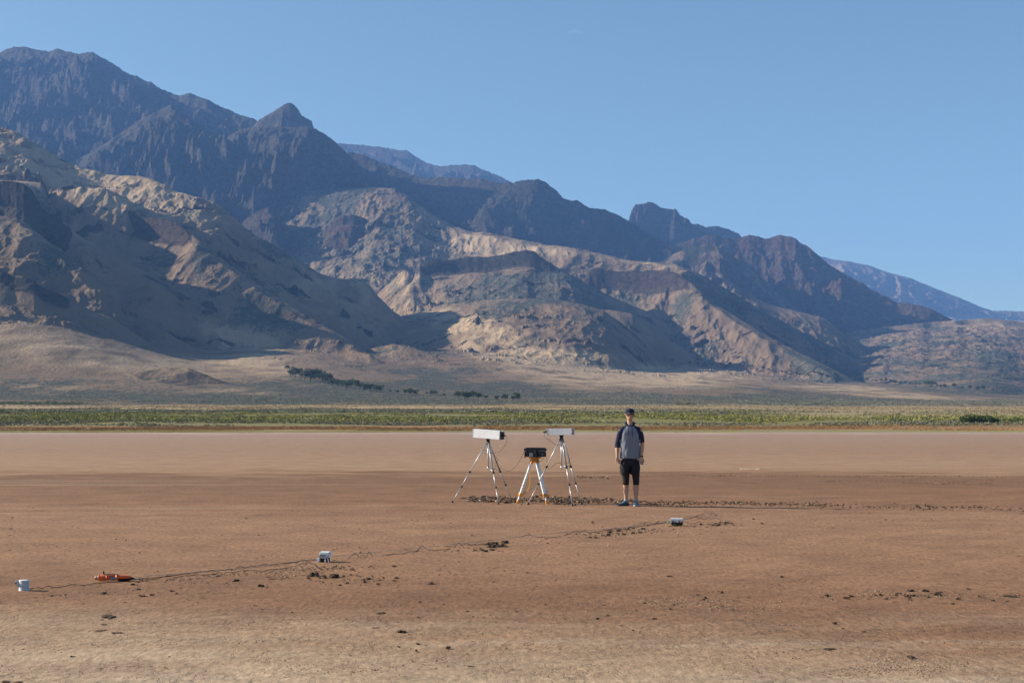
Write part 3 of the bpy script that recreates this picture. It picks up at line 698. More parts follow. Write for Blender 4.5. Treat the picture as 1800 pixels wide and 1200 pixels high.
thicket("bush", 1684, 1752, 744, 18, "broad domed green bush on the grass plain near the right edge", WIL, "bush", 3000, 1, 4, True)
thicket("bush", 1748, 1800, 742, 10, "lower dark green bush trailing right of the broad domed bush", WIL, "bush", 1500, 1, 5)
thicket("thicket", -40, 143, 711.5, 9, "long dark green thicket on the straw grass at the left edge", WIL, "bushes", 2600, .3, 6)
thicket("thicket", 1000, 1110, 712, 4, "thin dark thicket line behind the head of the standing man", DKW, "bushes", 1200, .3, 7)
thicket("thicket", 1110, 1300, 714, 3.2, "longest thin thicket line on the straw grass right of the man", DKW, "bushes", 1200, .3, 8)
thicket("thicket", 1215, 1338, 724.5, 6, "green thicket patch on the pale straw grass right of the man", WIL, "bushes", 1500, .3, 9)
thicket("thicket", 1385, 1397, 730, 4, "tiny round dark bush between the thicket patch and the green belt", WIL, "bush", 300, .5, 10)
thicket("thicket", 1190, 1222, 712, 6, "small dark bump of bushes above the thicket patch", DKW, "bushes", 500, .5, 11)
thicket("thicket", 920, 1000, 706, 2.6, "faint low thicket just right of the last lone tree", DKW, "bushes", 600, .3, 12)
thicket("thicket", 1570, 1592, 741, 7, "dark clump in the green belt left of the domed bush", WIL, "bush", 700, .6, 13)

# ---- the shrub belts of the plain (nobody could count them)
def belt(name, label, n, y0, y1, hmin, hmax, mats, leafs=14, spread=1.0, seed=0, dens=None):
    r = np.random.default_rng(seed)
    px = r.uniform(-120, 1920, n * 3); Y = np.exp(r.uniform(math.log(y0), math.log(y1), n * 3))
    x = (px - 900) / F * Y
    m = fbm(x / 40, Y / 55, 3) + 1.1 * fbm(x / 130 + 5, Y / 70, 3)
    keep = (m + r.uniform(-.4, .4, len(m)) > -.10)
    Y = Y * (1 + .07 * fbm(x / 45 + seed, Y / 400, 4)); x = (px - 900) / F * Y
    if dens is not None: keep &= r.random(len(px)) < dens(px, Y)
    px, Y, x = px[keep][:n], Y[keep][:n], x[keep][:n]
    n = len(px)
    z = ground_zs(x, Y)
    h = r.uniform(hmin, hmax, n) * (1 + .35 * r.random(n) ** 3)
    wd = h * r.uniform(.6, 1.1, n) * spread
    L = leafs
    dv = r.normal(size=(n, L, 3)); dv /= np.linalg.norm(dv, axis=2, keepdims=True); dv[..., 2] = np.abs(dv[..., 2])
    c = np.stack([x, Y, z], -1)[:, None, :] + dv * np.stack([wd, wd, h], -1)[:, None, :] * r.uniform(.35, 1.0, (n, L, 1))
    a = r.normal(size=(n, L, 3)); a /= np.linalg.norm(a, axis=2, keepdims=True)
    b = np.cross(a, r.normal(size=(n, L, 3))); b /= np.linalg.norm(b, axis=2, keepdims=True) + 1e-9
    s = (h[:, None, None] * r.uniform(.18, .42, (n, L, 1)))
    v = np.stack([c - a * s, c + b * s * .8, c + a * s, c - b * s * .6], 2).reshape(-1, 3)
    q = np.arange(len(v)).reshape(-1, 4)
    me = np_mesh(name, v, q)
    mi = np.repeat(r.integers(0, len(mats), n), L).astype(np.int32)
    o = link(name, me, mats, smooth=False)
    me.polygons.foreach_set("material_index", mi)
    return tag(o, label, "shrubs", kind="stuff")
RAB1 = leaf_mat("rabbitbrush_green", (.22, .225, .055), (.34, .33, .09), .15)
RAB2 = leaf_mat("rabbitbrush_yellow", (.36, .33, .09), (.46, .40, .12), .15)
RAB3 = leaf_mat("rabbitbrush_dark", (.10, .12, .05), (.16, .18, .07), .15)
SAG1 = leaf_mat("sagebrush_grey", (.19, .20, .15), (.27, .275, .21), .15)
SAG2 = leaf_mat("brush_dry", (.20, .16, .115), (.27, .215, .15), .15)
STRW = leaf_mat("straw_grass", (.40, .29, .15), (.50, .38, .22), .1)
RUST = leaf_mat("rust_grass", (.33, .17, .065), (.46, .25, .10), .1)
LIME = leaf_mat("lime_grass", (.24, .25, .085), (.34, .31, .13), .1)
narrow = lambda px, Y: (1 - .85 * sstep(1150, 1400, px) * sstep(430, 520, Y)) * (1 - .45 * sstep(1200, 1500, px))
belt("rabbitbrush", "belt of green and yellow brush across the plain", 42000, 350, 660, .22, .62, [RAB1, RAB1, RAB2, RAB3, RAB2, SAG2], 11, 1.7, 1, narrow)
belt("sagebrush", "grey brush along the back of the green belt", 14000, 560, 790, .4, .9, [SAG1, SAG1, SAG2, RAB3], 10, 1.5, 2, narrow)
belt("dry_brush", "dry brown and grey brush along the front of the green belt", 11000, 298, 372, .18, .5, [SAG2, SAG2, SAG1, RAB3], 13, 1.2, 3)
belt("rust_grass", "rust coloured grass belt between brush and dry lake bed", 26000, 228, 306, .10, .26, [RUST, RUST, RUST, SAG2], 7, 1.5, 4)
belt("lime_grass", "thin pale green grass at the shore of the dry lake bed", 15000, 203, 236, .03, .10, [LIME, LIME, RUST], 7, 1.5, 5, lambda px, Y: .25 + .75 * (1 - sstep(1150, 1400, px)))
belt("straw_grass", "pale straw grass on the plain behind the brush", 16000, 720, 1190, .35, .8, [STRW, STRW, SAG2], 7, 1.6, 6)
# sage and dark scrub on the fan: the nearest of it has visible clumps
def fan_open(px, Y):
    z = ground_zs((px - 900) / F * Y, Y); py = 740 - F * (z - CAM_H) / Y
    g = 0
    for cx, cy, rx, ry in ((1150, 664, 150, 14), (1500, 684, 160, 8), (1640, 697, 170, 6), (960, 655, 130, 22), (450, 640, 120, 20), (420, 688, 70, 4), (200, 655, 220, 16)):
        g = g + np.exp(-((px - cx) / rx) ** 2 - ((py - cy) / ry) ** 2)
    return 1 - np.clip(g * 1.1, 0, .92)
belt("fan_sagebrush", "grey sagebrush covering the lower fan", 42000, 1170, 2300, .5, 1.2, [SAG1, SAG1, SAG1, RAB3, SAG2], 6, 1.6, 7, fan_open)

# ---- power poles far off
def poles():
    m, nt, b = new_mat("weathered_wood", .9, .1); b.inputs["Base Color"].default_value = (.09, .07, .055, 1)
    bm = bmesh.new(); loft(bm, [(0, 0, -.3), (0, 0, 4.4)], [.16, .11], 8); pm = bpy.data.meshes.new("pole"); bm.to_mesh(pm); bm.free(); pm.materials.append(m)
    bm = bmesh.new(); bmesh.ops.create_cube(bm, size=1, matrix=Matrix.Translation((0, -.13, 4.05)) @ Matrix.Diagonal((1.7, .12, .14, 1))); cm = bpy.data.meshes.new("crossarm"); bm.to_mesh(cm); bm.free(); cm.materials.append(m)
    pp = [277, 451, 607, 747, 877, 995, 1103, 1221, 1321, 1412, 1498, 1578, 1652]
    words = ["first", "second", "third", "fourth", "fifth", "sixth", "seventh", "eighth", "ninth", "tenth", "eleventh", "twelfth", "last"]
    for px, w in zip(pp, words):
        Y = np.interp(px, [277, 1652], [1165, 1290]); x = (px - 900) / F * Y
        r = empty("power_pole", (x, Y, ground_z(x, Y)), .4, f"thin dark power pole on the straw grass, {w} from the left of the line", "pole", "power poles crossing the plain")
        for n_, me in (("pole", pm), ("crossarm", cm)):
            o = bpy.data.objects.new(n_, me); COL.objects.link(o); o.parent = r
poles()
# ------------------------------------------------------------------ instruments
def simple(name, col, rough=.6, spec=.3, metal=0.0, var=.06, scale=30, bmp=0.0):
    m, nt, b = new_mat(name, rough, spec); b.inputs["Metallic"].default_value = metal
    n = noise(nt, nt.nodes.new("ShaderNodeTexCoord").outputs["Object"], scale, 4, .6)
    lo = tuple(max(0, c * (1 - var)) for c in col); hi = tuple(c * (1 + var) for c in col)
    nt.links.new(mixc(nt, maprange(nt, n, .3, .7), lo, hi), b.inputs["Base Color"])
    if bmp: bump(nt, n, b, .5, bmp)
    return m
ALU = simple("brushed_aluminium", (.74, .76, .78), .5, .4, .12, .09, 9)
ALU_D = simple("aluminium_tube", (.50, .51, .53), .4, .5, .45, .08, 40)
WHITE = simple("white_plastic", (.72, .73, .74), .5, .4, 0, .04, 30)
BLACK = simple("black_plastic", (.011, .011, .013), .45, .35, 0, .2, 60)
GREY = simple("grey_plastic", (.055, .058, .062), .5, .4, 0, .1, 60)
ORANGE = simple("orange_paint", (.62, .25, .03), .5, .4, 0, .1, 40)
REDOR = simple("orange_plastic", (.72, .10, .02), .4, .5, 0, .12, 40)
CABLE = simple("black_rubber", (.022, .020, .020), .6, .3, 0, .1, 60)
LABEL = simple("grey_label", (.30, .31, .33), .5, .3, 0, .1, 60)
STRAP = simple("orange_webbing", (.45, .24, .05), .8, .1, 0, .15, 80)
ROPE = simple("pale_cord", (.42, .38, .33), .9, .1, 0, .15, 80)

def box(bm, c, s, rot=None, bev=0.0, mi=0):
    M = Matrix.Translation(c) @ (rot.to_matrix().to_4x4() if rot is not None else Matrix.Identity(4)) @ Matrix.Diagonal((*s, 1))
    r = bmesh.ops.create_cube(bm, size=1, matrix=M)
    if bev:
        es = list({e for v in r["verts"] for e in v.link_edges})
        r2 = bmesh.ops.bevel(bm, geom=es, offset=bev, segments=2, affect='EDGES')
        for f in r2["faces"]: f.material_index = mi
    if mi:
        for v in r["verts"]:
            if v.is_valid:
                for f in v.link_faces: f.material_index = mi
def part(name, mat, parent, fn, smooth=False):
    bm = bmesh.new(); fn(bm)
    return from_bm(name, bm, mat, parent, smooth)
def smooth_path(pts, n=8):
    """Catmull-Rom through pts"""
    P = [Vector(p) for p in pts]; P = [P[0] * 2 - P[1]] + P + [P[-1] * 2 - P[-2]]; out = []
    for i in range(1, len(P) - 2):
        for k in range(n):
            t = k / n; a, b, c, d = P[i - 1:i + 3]
            out.append(.5 * ((2 * b) + (c - a) * t + (2 * a - 5 * b + 4 * c - d) * t * t + (3 * b - a - 3 * c + d) * t ** 3))
    out.append(P[-2]); return out
def lerp(a, b, t): return a + (b - a) * t

def tripod(top, feet, label, joints=(.50, .74), col_len=.52):
    """light camera tripod: hub, centre column, spreader, three telescopic legs"""
    root = empty("tripod", (top.x, top.y, 0), 0, label, "tripod", "thin silver tripods")
    O = Vector((top.x, top.y, 0)); T = top - O
    part("head", BLACK, root, lambda bm: (box(bm, T + Vector((0, 0, -.012)), (.085, .07, .022), None, .004), loft(bm, [T + Vector((0, 0, -.02)), T + Vector((0, 0, -.075))], [.034, .03], 12)), True)
    hub = T + Vector((0, 0, -.085))
    part("hub", GREY, root, lambda bm: loft(bm, [hub + Vector((0, 0, .025)), hub + Vector((0, 0, -.03))], [.040, .036], 10), True)
    cb = hub + Vector((0, 0, -col_len))
    part("centre_column", ALU_D, root, lambda bm: (loft(bm, [hub, cb], .0135, 10), loft(bm, [cb + Vector((0, 0, .03)), cb + Vector((0, 0, -.02))], .02, 10)), True)
    br = []
    for f in feet:
        F_ = f - O; d = (F_ - hub); out = Vector((d.x, d.y, 0)).normalized()
        a = hub + out * .035
        j1, j2 = lerp(a, F_, joints[0]), lerp(a, F_, joints[1]); br.append(lerp(a, F_, joints[0] - .02))
        side = out.cross(Vector((0, 0, 1))) * .0095
        leg = part("leg", ALU_D, root, lambda bm: (loft(bm, [a + side, j1 + side], .0085, 8), loft(bm, [a - side, j1 - side], .0085, 8), loft(bm, [j1, j2], .0105, 8), loft(bm, [j2, F_ + Vector((0, 0, .02))], .008, 8)), True)
        u = d.normalized()
        part("leg_clamp", BLACK, leg, lambda bm: (loft(bm, [j1 - u * .022, j1 + u * .022], [(.022, .018)] * 2, 8), loft(bm, [j2 - u * .018, j2 + u * .018], .0155, 8), box(bm, j2 + out.cross(u) * .0 + Vector((.018, 0, 0)), (.016, .012, .022))), True)
        part("foot", BLACK, leg, lambda bm: loft(bm, [F_ + Vector((0, 0, .045)), F_ + Vector((0, 0, .02)), F_ + Vector((0, 0, -.004))], [.011, .018, .024], 10), True)
    part("spreader", ALU_D, root, lambda bm: [loft(bm, [cb, b], .007, 6) for b in br[1:]], True)
    return root
HA = at(858, 770.6, 28.1); HB = at(987, 764.3, 27.3)
tripod(HA, [gnd(795.5, 882.8), gnd(876.3, 885.6), gnd(899, 878.6)], "thin silver tripod splayed wide under the leftmost aluminium box, black cable looped round it", (.49, .735), .50)
tripod(HB, [gnd(928.3, 886.8), gnd(1006.3, 889.2), gnd(1022, 885.8)], "thin silver tripod standing between the black case and the man", (.42, .68), .54)

def alu_box(c, L, Wd, H, rz, tilt, label, end):
    """riveted sheet-metal instrument box; end: which end carries the connector"""
    root = empty("instrument_box", c, rz, label, "metal box", "long aluminium boxes on tripods")
    root.rotation_euler = (0, tilt, rz)
    body = part("housing", ALU, root, lambda bm: box(bm, Vector((0, 0, H / 2)), (L, Wd, H), None, .003))
    def seams(bm):
        for s in (-1, 1):
            box(bm, Vector((s * (L / 2 - .006), 0, H / 2)), (.012, Wd + .005, H + .005))
        for k in range(6):
            for z in (.02, H - .02):
                for s in (-1, 1): bmesh.ops.create_icosphere(bm, subdivisions=1, radius=.0035, matrix=Matrix.Translation((-L / 2 + .02 + k * (L - .04) / 5, s * (Wd / 2 + .001), z)))
    part("edge_strip", ALU_D, body, seams)
    part("end_plate", GREY if end > 0 else ALU_D, root, lambda bm: box(bm, Vector((end * (L / 2 + .004), 0, H / 2)), (.006, Wd - .012, H - .012)))  # left box: the dark grey puts the shade of its end face into the colour
    e = end * (L / 2 + .012)
    con = part("connector", BLACK, root, lambda bm: (box(bm, Vector((e + end * .012, -.015, H * .52)), (.040, .06, .05), None, .006), loft(bm, [Vector((e, -.015, H * .52)), Vector((e + end * .055, -.015, H * .50)), Vector((e + end * .085, -.02, H * .44))], [.017, .014, .009], 10)), False)
    part("clip", WHITE, root, lambda bm: (box(bm, Vector((e + end * .004, .03, H * .95)), (.03, .03, .018), None, .003), box(bm, Vector((e + end * .012, -.045, H * .97)), (.05, .014, .012), None, .003)))
    return root
A = alu_box(HA + Vector((0.0, 0, .001)), .635, .17, .172, math.radians(-31), math.radians(3.4), "long aluminium box with a dark shaded end and cable on the left tripod", 1)
B = alu_box(HB + Vector((-.015, 0, .001)), .50, .16, .125, math.radians(-19), math.radians(-1.0), "long bright aluminium box on the tripod nearest the man", -1)
part("tag", WHITE, A, lambda bm: (loft(bm, [Vector((.325, -.06, .03)), Vector((.33, -.065, -.05)), Vector((.33, -.06, -.115))], .0016, 5), loft(bm, [Vector((.33, -.06, -.11)), Vector((.33, -.06, -.128)), Vector((.33, -.06, -.14))], [.004, .012, .005], 8)))
part("cord", ROPE, B, lambda bm: (loft(bm, [Vector((-.24, -.08, .01)), Vector((-.235, -.085, -.12)), Vector((-.24, -.08, -.25))], .0018, 5), loft(bm, [Vector((-.21, -.08, .01)), Vector((-.215, -.085, -.07)), Vector((-.21, -.08, -.14))], .0018, 5)))

def survey_tripod():
    top = at(941, 803, 27.9); O = Vector((top.x, top.y, 0))
    root = empty("survey_tripod", O, 0, "survey tripod with broad white legs and orange clamps and feet, under the black case", "tripod")
    T = top - O
    part("head_plate", ORANGE, root, lambda bm: (box(bm, T + Vector((0, 0, -.012)), (.20, .17, .024), Euler_z(-40), .006), loft(bm, [T + Vector((0, 0, -.02)), T + Vector((0, 0, -.06))], [.055, .045], 12)))
    feet = [gnd(909, 884.2), gnd(962.3, 886.8), gnd(960.5, 877.2)]
    for k, f in enumerate(feet):
        f = f - O; d = Vector((f.x, f.y, 0)).normalized(); a = T + d * .075 + Vector((0, 0, -.07)); u = (f - a).normalized(); side = d.cross(Vector((0, 0, 1)))
        j = lerp(a, f, .80)
        wA, wB = ((.016, .022), (.044, .022), (.016, .022))[k]
        rot = u.to_track_quat('Z', 'Y')
        yaw = math.atan2(d.y, d.x)
        def bar(bm, p, q, w, t):
            m_ = (p + q) / 2; L = (q - p).length
            rotm = Matrix((side, u.cross(side), u)).transposed()
            M = Matrix.Translation(m_) @ rotm.to_4x4() @ Matrix.Diagonal((w, t, L, 1))
            bmesh.ops.create_cube(bm, size=1, matrix=M)
        leg = part("leg", WHITE, root, lambda bm: ([bar(bm, a + side * s * (.026 if k else .013), j + side * s * (.016 if k else .010), (.024 if k else .017), .036) for s in (-1, 1)], bar(bm, lerp(a, j, .9), lerp(j, f, .62), .030, .026)))
        part("hinge", ORANGE, leg, lambda bm: bar(bm, a - u * .05, a + u * .06, .085, .045))
        part("leg_clamp", ORANGE, leg, lambda bm: (bar(bm, j - u * .03, j + u * .03, .082, .05), loft(bm, [j + Vector((-.075, 0, .0)), j + Vector((.075, 0, .01))], [.008, .008], 8), box(bm, j + Vector((.075, 0, .012)), (.014, .014, .04)), box(bm, j + Vector((-.075, 0, .012)), (.014, .014, .04))))
        part("foot", ORANGE, leg, lambda bm: (bar(bm, lerp(j, f, .58), lerp(j, f, .8), .046, .036), loft(bm, [lerp(j, f, .78), f + Vector((0, 0, -.01))], [.02, .007], 8), box(bm, lerp(j, f, .8) + Vector((.03, 0, 0)), (.05, .03, .008))))
    # carrying strap hanging behind the left leg
    sp = [at(934, 806, 28.0), at(932, 815, 28.05), at(931.5, 835, 28.05), at(930.5, 852, 28.05), at(928, 860, 28.03), at(924.5, 865.5, 28.0), at(921, 864, 27.98)]
    sp = smooth_path([p - O for p in sp], 4)
    def strap(bm):
        prev = None
        for i, p in enumerate(sp):
            w = Vector((.010, -.006, 0)) if i < 16 else Vector((.008, -.004, .010)); row = [bm.verts.new(p - w + Vector((0, s, 0))) for s in (0, .003)] + [bm.verts.new(p + w + Vector((0, s, 0))) for s in (.003, 0)]
            if prev:
                for k in range(4): bm.faces.new((prev[k], prev[(k + 1) % 4], row[(k + 1) % 4], row[k]))
            prev = row
    part("strap", STRAP, root, strap)
from mathutils import Euler
def Euler_z(a): return Euler((0, 0, math.radians(a)))
survey_tripod()

def rugged_case():
    p = at(941, 802.6, 27.9)
    root = empty("rugged_case", p, math.radians(-38), "black rugged equipment case with latches and a pale lid edge on the survey tripod", "case")
    L, D, H = .345, .275, .185; hb = .105
    part("shell", BLACK, root, lambda bm: ([box(bm, Vector((0, 0, hb / 2 + .002)), (L, D, hb), None, .012)],
         [box(bm, Vector((-L / 2 + .03 + k * (L - .06) / 5, -D / 2 - .004, hb / 2)), (.012, .014, hb - .02)) for k in (0, 5)],
         [box(bm, Vector((L / 2 + .004, -D / 2 + .03 + k * .07, hb / 2)), (.014, .012, hb - .02)) for k in range(4)]))
    lid = part("lid", BLACK, root, lambda bm: ([box(bm, Vector((0, 0, hb + .036)), (L + .016, D + .016, .062), None, .014)],
         [box(bm, Vector((-L / 2 + .04 + k * .066, 0, hb + .070)), (.022, D - .03, .012), None, .003) for k in range(5)]))
    part("lid_seam", simple("pale_edge", (.20, .18, .16), .6, .3), lid, lambda bm: box(bm, Vector((L / 2 + .004, 0, hb + .012)), (.022, D - .03, .014), None, .003))  # paler strip under the lid at the right end
    for s in (-1, 1):
        part("latch", GREY, root, lambda bm: box(bm, Vector((s * .105, -D / 2 - .014, hb + .005)), (.045, .016, .062), None, .004))
    part("handle", GREY, root, lambda bm: loft(bm, smooth_path([Vector((-.06, -D / 2 - .008, hb + .02)), Vector((-.055, -D / 2 - .035, hb + .028)), Vector((.055, -D / 2 - .035, hb + .028)), Vector((.06, -D / 2 - .008, hb + .02))], 4), .008, 8), True)
    part("label", LABEL, root, lambda bm: (box(bm, Vector((.0, -D / 2 - .001, hb * .45)), (.085, .006, .075)),))
    part("label", simple("worn_label", (.16, .15, .145), .5, .3), root, lambda bm: box(bm, Vector((L / 2 + .001, -.015, hb * .52)), (.006, .085, .045)))
    part("cable_gland", ORANGE, root, lambda bm: loft(bm, [Vector((-L / 2 + .03, -D / 2 + .02, .0)), Vector((-L / 2 + .01, -D / 2 - .01, -.008))], [.02, .012], 8))
rugged_case()

def cable(label, pts, r=.0040, name="cable", mat=None, cat="cable", n=6, group=None):
    bm = bmesh.new(); loft(bm, smooth_path(pts, n), r * .8, 6)
    o = from_bm(name, bm, mat or CABLE, smooth=True)
    return tag(o, label, cat, group)
Ya = 28.0
cA0 = Vector(A.matrix_basis @ Vector((.315 + .10, -.02, .074)))
P_ = lambda *l: [at(x, y, Y) for x, y, Y in l]
cable("black cable looping from the left aluminium box round its tripod to the black case",
      [cA0] + P_((890.6, 768, 27.6), (891, 774, 27.6), (887.5, 783, 27.6), (881, 791, 27.65), (874, 795, 27.7), (866, 795, 27.75), (855, 796.8, 27.8), (849, 796, 27.95), (846.8, 793.5, 28.1), (850, 791, 28.2), (858, 793, 28.2), (868, 799, 28.15), (874, 806, 28.1), (875.5, 810, 28.1), (871, 813.5, 28.1), (869, 817, 28.1), (876, 821, 28.05),
      (886, 825.5, 28.0), (895, 827.3, 27.95), (903, 823, 27.9), (911, 813.5, 27.85), (917, 803, 27.85), (921, 795, 27.85), (926, 792, 27.85)))
cable("small loop of black cable low on the left tripod", P_((868, 812, 28.15), (862, 818, 28.1), (857.5, 821, 28.05), (858, 825, 28.0), (864, 827, 28.0), (869.5, 824, 28.0), (872, 817, 28.1)), .0034)
cB0 = Vector(B.matrix_basis @ Vector((-.25 - .09, -.02, .055)))
cable("black cable hanging from the end of the right aluminium box down its tripod",
      [cB0] + P_((957, 761.5, 27.4), (956.8, 766, 27.35), (960, 770, 27.3), (966, 773, 27.3), (971.5, 777.5, 27.3), (976, 781.5, 27.3), (984, 781.5, 27.25), (990, 782.8, 27.2), (994.5, 787, 27.2), (997.5, 795, 27.2), (1000.5, 804, 27.2), (1001.5, 811, 27.2), (996, 813, 27.2), (991, 811.5, 27.2)))
cable("thin black cable drooping in a V from the black case to the right tripod",
      P_((957, 799.5, 27.8), (960, 803, 27.7), (962, 812, 27.6), (963, 818, 27.5), (965, 824.3, 27.5), (969, 822, 27.4), (974, 816, 27.35), (980, 813.3, 27.3), (986, 813.5, 27.3)), .0034)
cable("short brown cable under the right side of the black case", P_((957, 800, 27.7), (956, 804, 27.7), (953.5, 808.5, 27.75), (950, 810.5, 27.8), (948, 807, 27.85)), .0036, mat=simple("brown_rubber", (.09, .05, .03), .6, .3))

# ------------------------------------------------------------------ instruments on the mud
def radiation_shield():
    p = gnd(42.5, 1037.6)
    root = empty("radiation_shield", p, math.radians(10), "white louvred sensor shield with a bracket at the far left of the mud", "sensor shield")
    n = 8
    for k in range(n):
        z = .004 + k * .0118
        part("louvre", WHITE, root, lambda bm: loft(bm, [Vector((0, 0, z)), Vector((0, 0, z + .0045)), Vector((0, 0, z + .0085))], [.0505, .047, .037], 28), False)
    part("cap", WHITE, root, lambda bm: loft(bm, [Vector((0, 0, .0965)), Vector((0, 0, .101)), Vector((0, 0, .103))], [.049, .044, .02], 28), True)
    part("core", GREY, root, lambda bm: loft(bm, [Vector((0, 0, .001)), Vector((0, 0, .097))], .032, 16), True)
    def br(bm):
        box(bm, Vector((-.062, .012, .082)), (.05, .07, .006), Euler((0, .15, 0)))
        vs = [(-.085, .0, .088), (-.045, .0, .098), (-.035, .0, .040), (-.050, .0, .030), (-.072, .0, .055)]
        for y in (-.02, .045):
            a = [bm.verts.new(Vector(v) + Vector((0, y, 0))) for v in vs]; b = [bm.verts.new(Vector(v) + Vector((0, y + .004, 0))) for v in vs]
            bm.faces.new(a); bm.faces.new(b[::-1])
            for i in range(5): bm.faces.new((a[i], a[(i + 1) % 5], b[(i + 1) % 5], b[i]))
    b = part("bracket", simple("bracket_plate", (.50, .51, .54), .5, .3), root, br)
    part("bolt", GREY, b, lambda bm: loft(bm, [Vector((-.070, -.026, .074)), Vector((-.070, -.018, .074))], .006, 8))
radiation_shield()

def orange_tool():
    p = gnd(200, 1020.2); s = p.y / F
    root = empty("hand_tool", p, math.radians(2), "orange and black hand tool with a lever lying on the mud near the left edge", "tool")
    X = lambda px: (px - 200) * s
    c = .030
    tube = lambda bm, xs, rs, z=c, y=0.0: loft(bm, [Vector((X(x), y, z)) for x in xs], rs, 16)
    body = part("barrel", REDOR, root, lambda bm: (tube(bm, (174, 175, 184, 188, 190, 194), [.026, .028, .028, .026, .027, .021]), tube(bm, (190, 207), [.010, .010], .050)), True)
    part("ring", simple("bright_orange", (.85, .22, .04), .4, .5), root, lambda bm: (tube(bm, (173.2, 175.2), .030), tube(bm, (167.4, 168.6), .018), box(bm, Vector((X(206), -.002, .032)), (.020, .062, .062), None, .006), tube(bm, (187.5, 189), .029)), True)
    part("end_cap", simple("blue_grey_cap", (.16, .19, .24), .4, .4), root, lambda bm: tube(bm, (168.4, 170, 173.4), [.017, .022, .023], c), True)
    part("cylinder", simple("steel_blue", (.20, .22, .30), .3, .6, .5), root, lambda bm: tube(bm, (193, 194.5, 203, 205), [.016, .020, .020, .016], c - .006), True)
    part("grip", REDOR, root, lambda bm: (tube(bm, (207, 209, 216, 226, 230), [.020, .024, .023, .017, .012], c + .004), ), True)
    part("sleeve", BLACK, root, lambda bm: (tube(bm, (208, 212, 222, 231, 235), [.024, .028, .026, .016, .006], c - .008, .008),), True)
    lev = part("lever", BLACK, root, lambda bm: (box(bm, Vector((X(195), 0, .066)), (25 * s, .012, .006), Euler((0, math.radians(3), 0))), box(bm, Vector((X(182.6), 0, .080)), (.012, .016, .034), Euler((0, math.radians(-12), 0)), .002)))
    part("blade", simple("pale_steel", (.42, .41, .40), .4, .5, .3), root, lambda bm: loft(bm, [Vector((X(229), .005, .018)), Vector((X(240), .02, .016)), Vector((X(252), .05, .012))], [(.010, .010), (.008, .007), (.003, .003)], 8), True)
orange_tool()

def logger_box():
    p = gnd(570.5, 987.8)
    root = empty("logger_box", p, math.radians(-8), "small white box with two pale struts, on a black base, left of centre", "instrument box")
    base = part("base", BLACK, root, lambda bm: box(bm, Vector((.006, .012, .026)), (.092, .07, .050), None, .004))
    part("housing", WHITE, root, lambda bm: box(bm, Vector((.004, .01, .088)), (.122, .088, .062), Euler((.10, 0, 0)), .010))
    part("front_flap", simple("shaded_blue_plastic", (.42, .45, .52), .5, .4), root, lambda bm: box(bm, Vector((.0, -.042, .066)), (.104, .010, .036), Euler((.25, 0, 0)), .004))  # blue-grey flap: shade on the front of the white box, put into the colour
    for x0, x1 in ((.020, .026), (.045, .068)):
        part("strut", WHITE, root, lambda bm: loft(bm, [Vector((x0, -.040, .052)), Vector((x1, -.062, .001))], .006, 8), True)
    part("support", simple("pale_side_leg", (.62, .64, .66), .5, .3), root, lambda bm: (box(bm, Vector((-.052, -.02, .032)), (.014, .05, .062), Euler((0, .1, 0)), .003), box(bm, Vector((-.074, .0, .026)), (.030, .05, .040), Euler((0, -.15, 0)), .004)))
    part("clip", GREY, root, lambda bm: box(bm, Vector((-.012, -.052, .082)), (.066, .008, .010), Euler((0, -.06, 0)), .002))
logger_box()

def sensor_case():
    p = gnd(1189.5, 922.6)
    root = empty("sensor_case", p, math.radians(-14), "small box with a white lid over a black base, in front of the man", "instrument box")
    base = part("base", BLACK, root, lambda bm: box(bm, Vector((.008, 0, .032)), (.168, .12, .062), None, .006))
    def lid(bm):
        box(bm, Vector((0, 0, .083)), (.200, .135, .048), Euler((0, 0, 0)), .010)
        for x, z, w in ((-.082, .055, .03), (-.03, .058, .022), (.02, .057, .04), (.07, .058, .02)): box(bm, Vector((x, -.066, z)), (w, .006, .018), None, .002)
    part("lid", WHITE, root, lid)
    for x in (-.045, .05): part("latch", simple("grey_blue_latch", (.22, .25, .33), .5, .4), root, lambda bm: box(bm, Vector((x, -.070, .068)), (.036, .008, .022), None, .003))
    part("connector", simple("green_plug", (.12, .30, .05), .5, .4), root, lambda bm: (loft(bm, [Vector((-.10, -.01, .05)), Vector((-.125, -.015, .045)), Vector((-.15, -.02, .035))], [.012, .012, .006], 8),), True)
sensor_case()

def wire_path(pts, jit, lift, seed, rz=.006):
    """pts in photo pixels on the mud; the wire wriggles and rises a little off the ground"""
    r = np.random.default_rng(seed); out = []
    for i, (a, b) in enumerate(zip(pts[:-1], pts[1:])):
        n = max(2, int(abs(b[0] - a[0]) / 7))
        for k in range(n):
            t = k / n; px = a[0] + (b[0] - a[0]) * t; py = a[1] + (b[1] - a[1]) * t
            g = gnd(px, py + r.normal() * jit * .38); g.z = rz + max(0, r.normal() - .5) * lift
            out.append(g)
    g = gnd(*pts[-1]); g.z = rz; out.append(g); return out
cable("thin black wire from the white louvred shield to the small white box",
      wire_path([(51, 1036), (58, 1033), (66, 1035), (92, 1032.5), (104, 1033), (125, 1028.5), (150, 1029), (165, 1026), (200, 1024), (222, 1022), (236, 1017.5), (262, 1017), (300, 1012), (350, 1006), (400, 1001.5), (450, 995), (500, 990.5), (540, 986), (559, 984.5)], 1.0, .012, 5), .0042, "wire", cat="wire")
cable("dark wire wandering lowest between the orange tool and the small white box",
      wire_path([(236, 1018), (244, 1019.5), (262, 1019), (300, 1016), (345, 1010), (392, 1010), (430, 1003), (470, 1004), (520, 996), (545, 988), (552, 993), (560, 1000), (600, 1000)], 1.4, .014, 6), .0036, "wire", cat="wire")
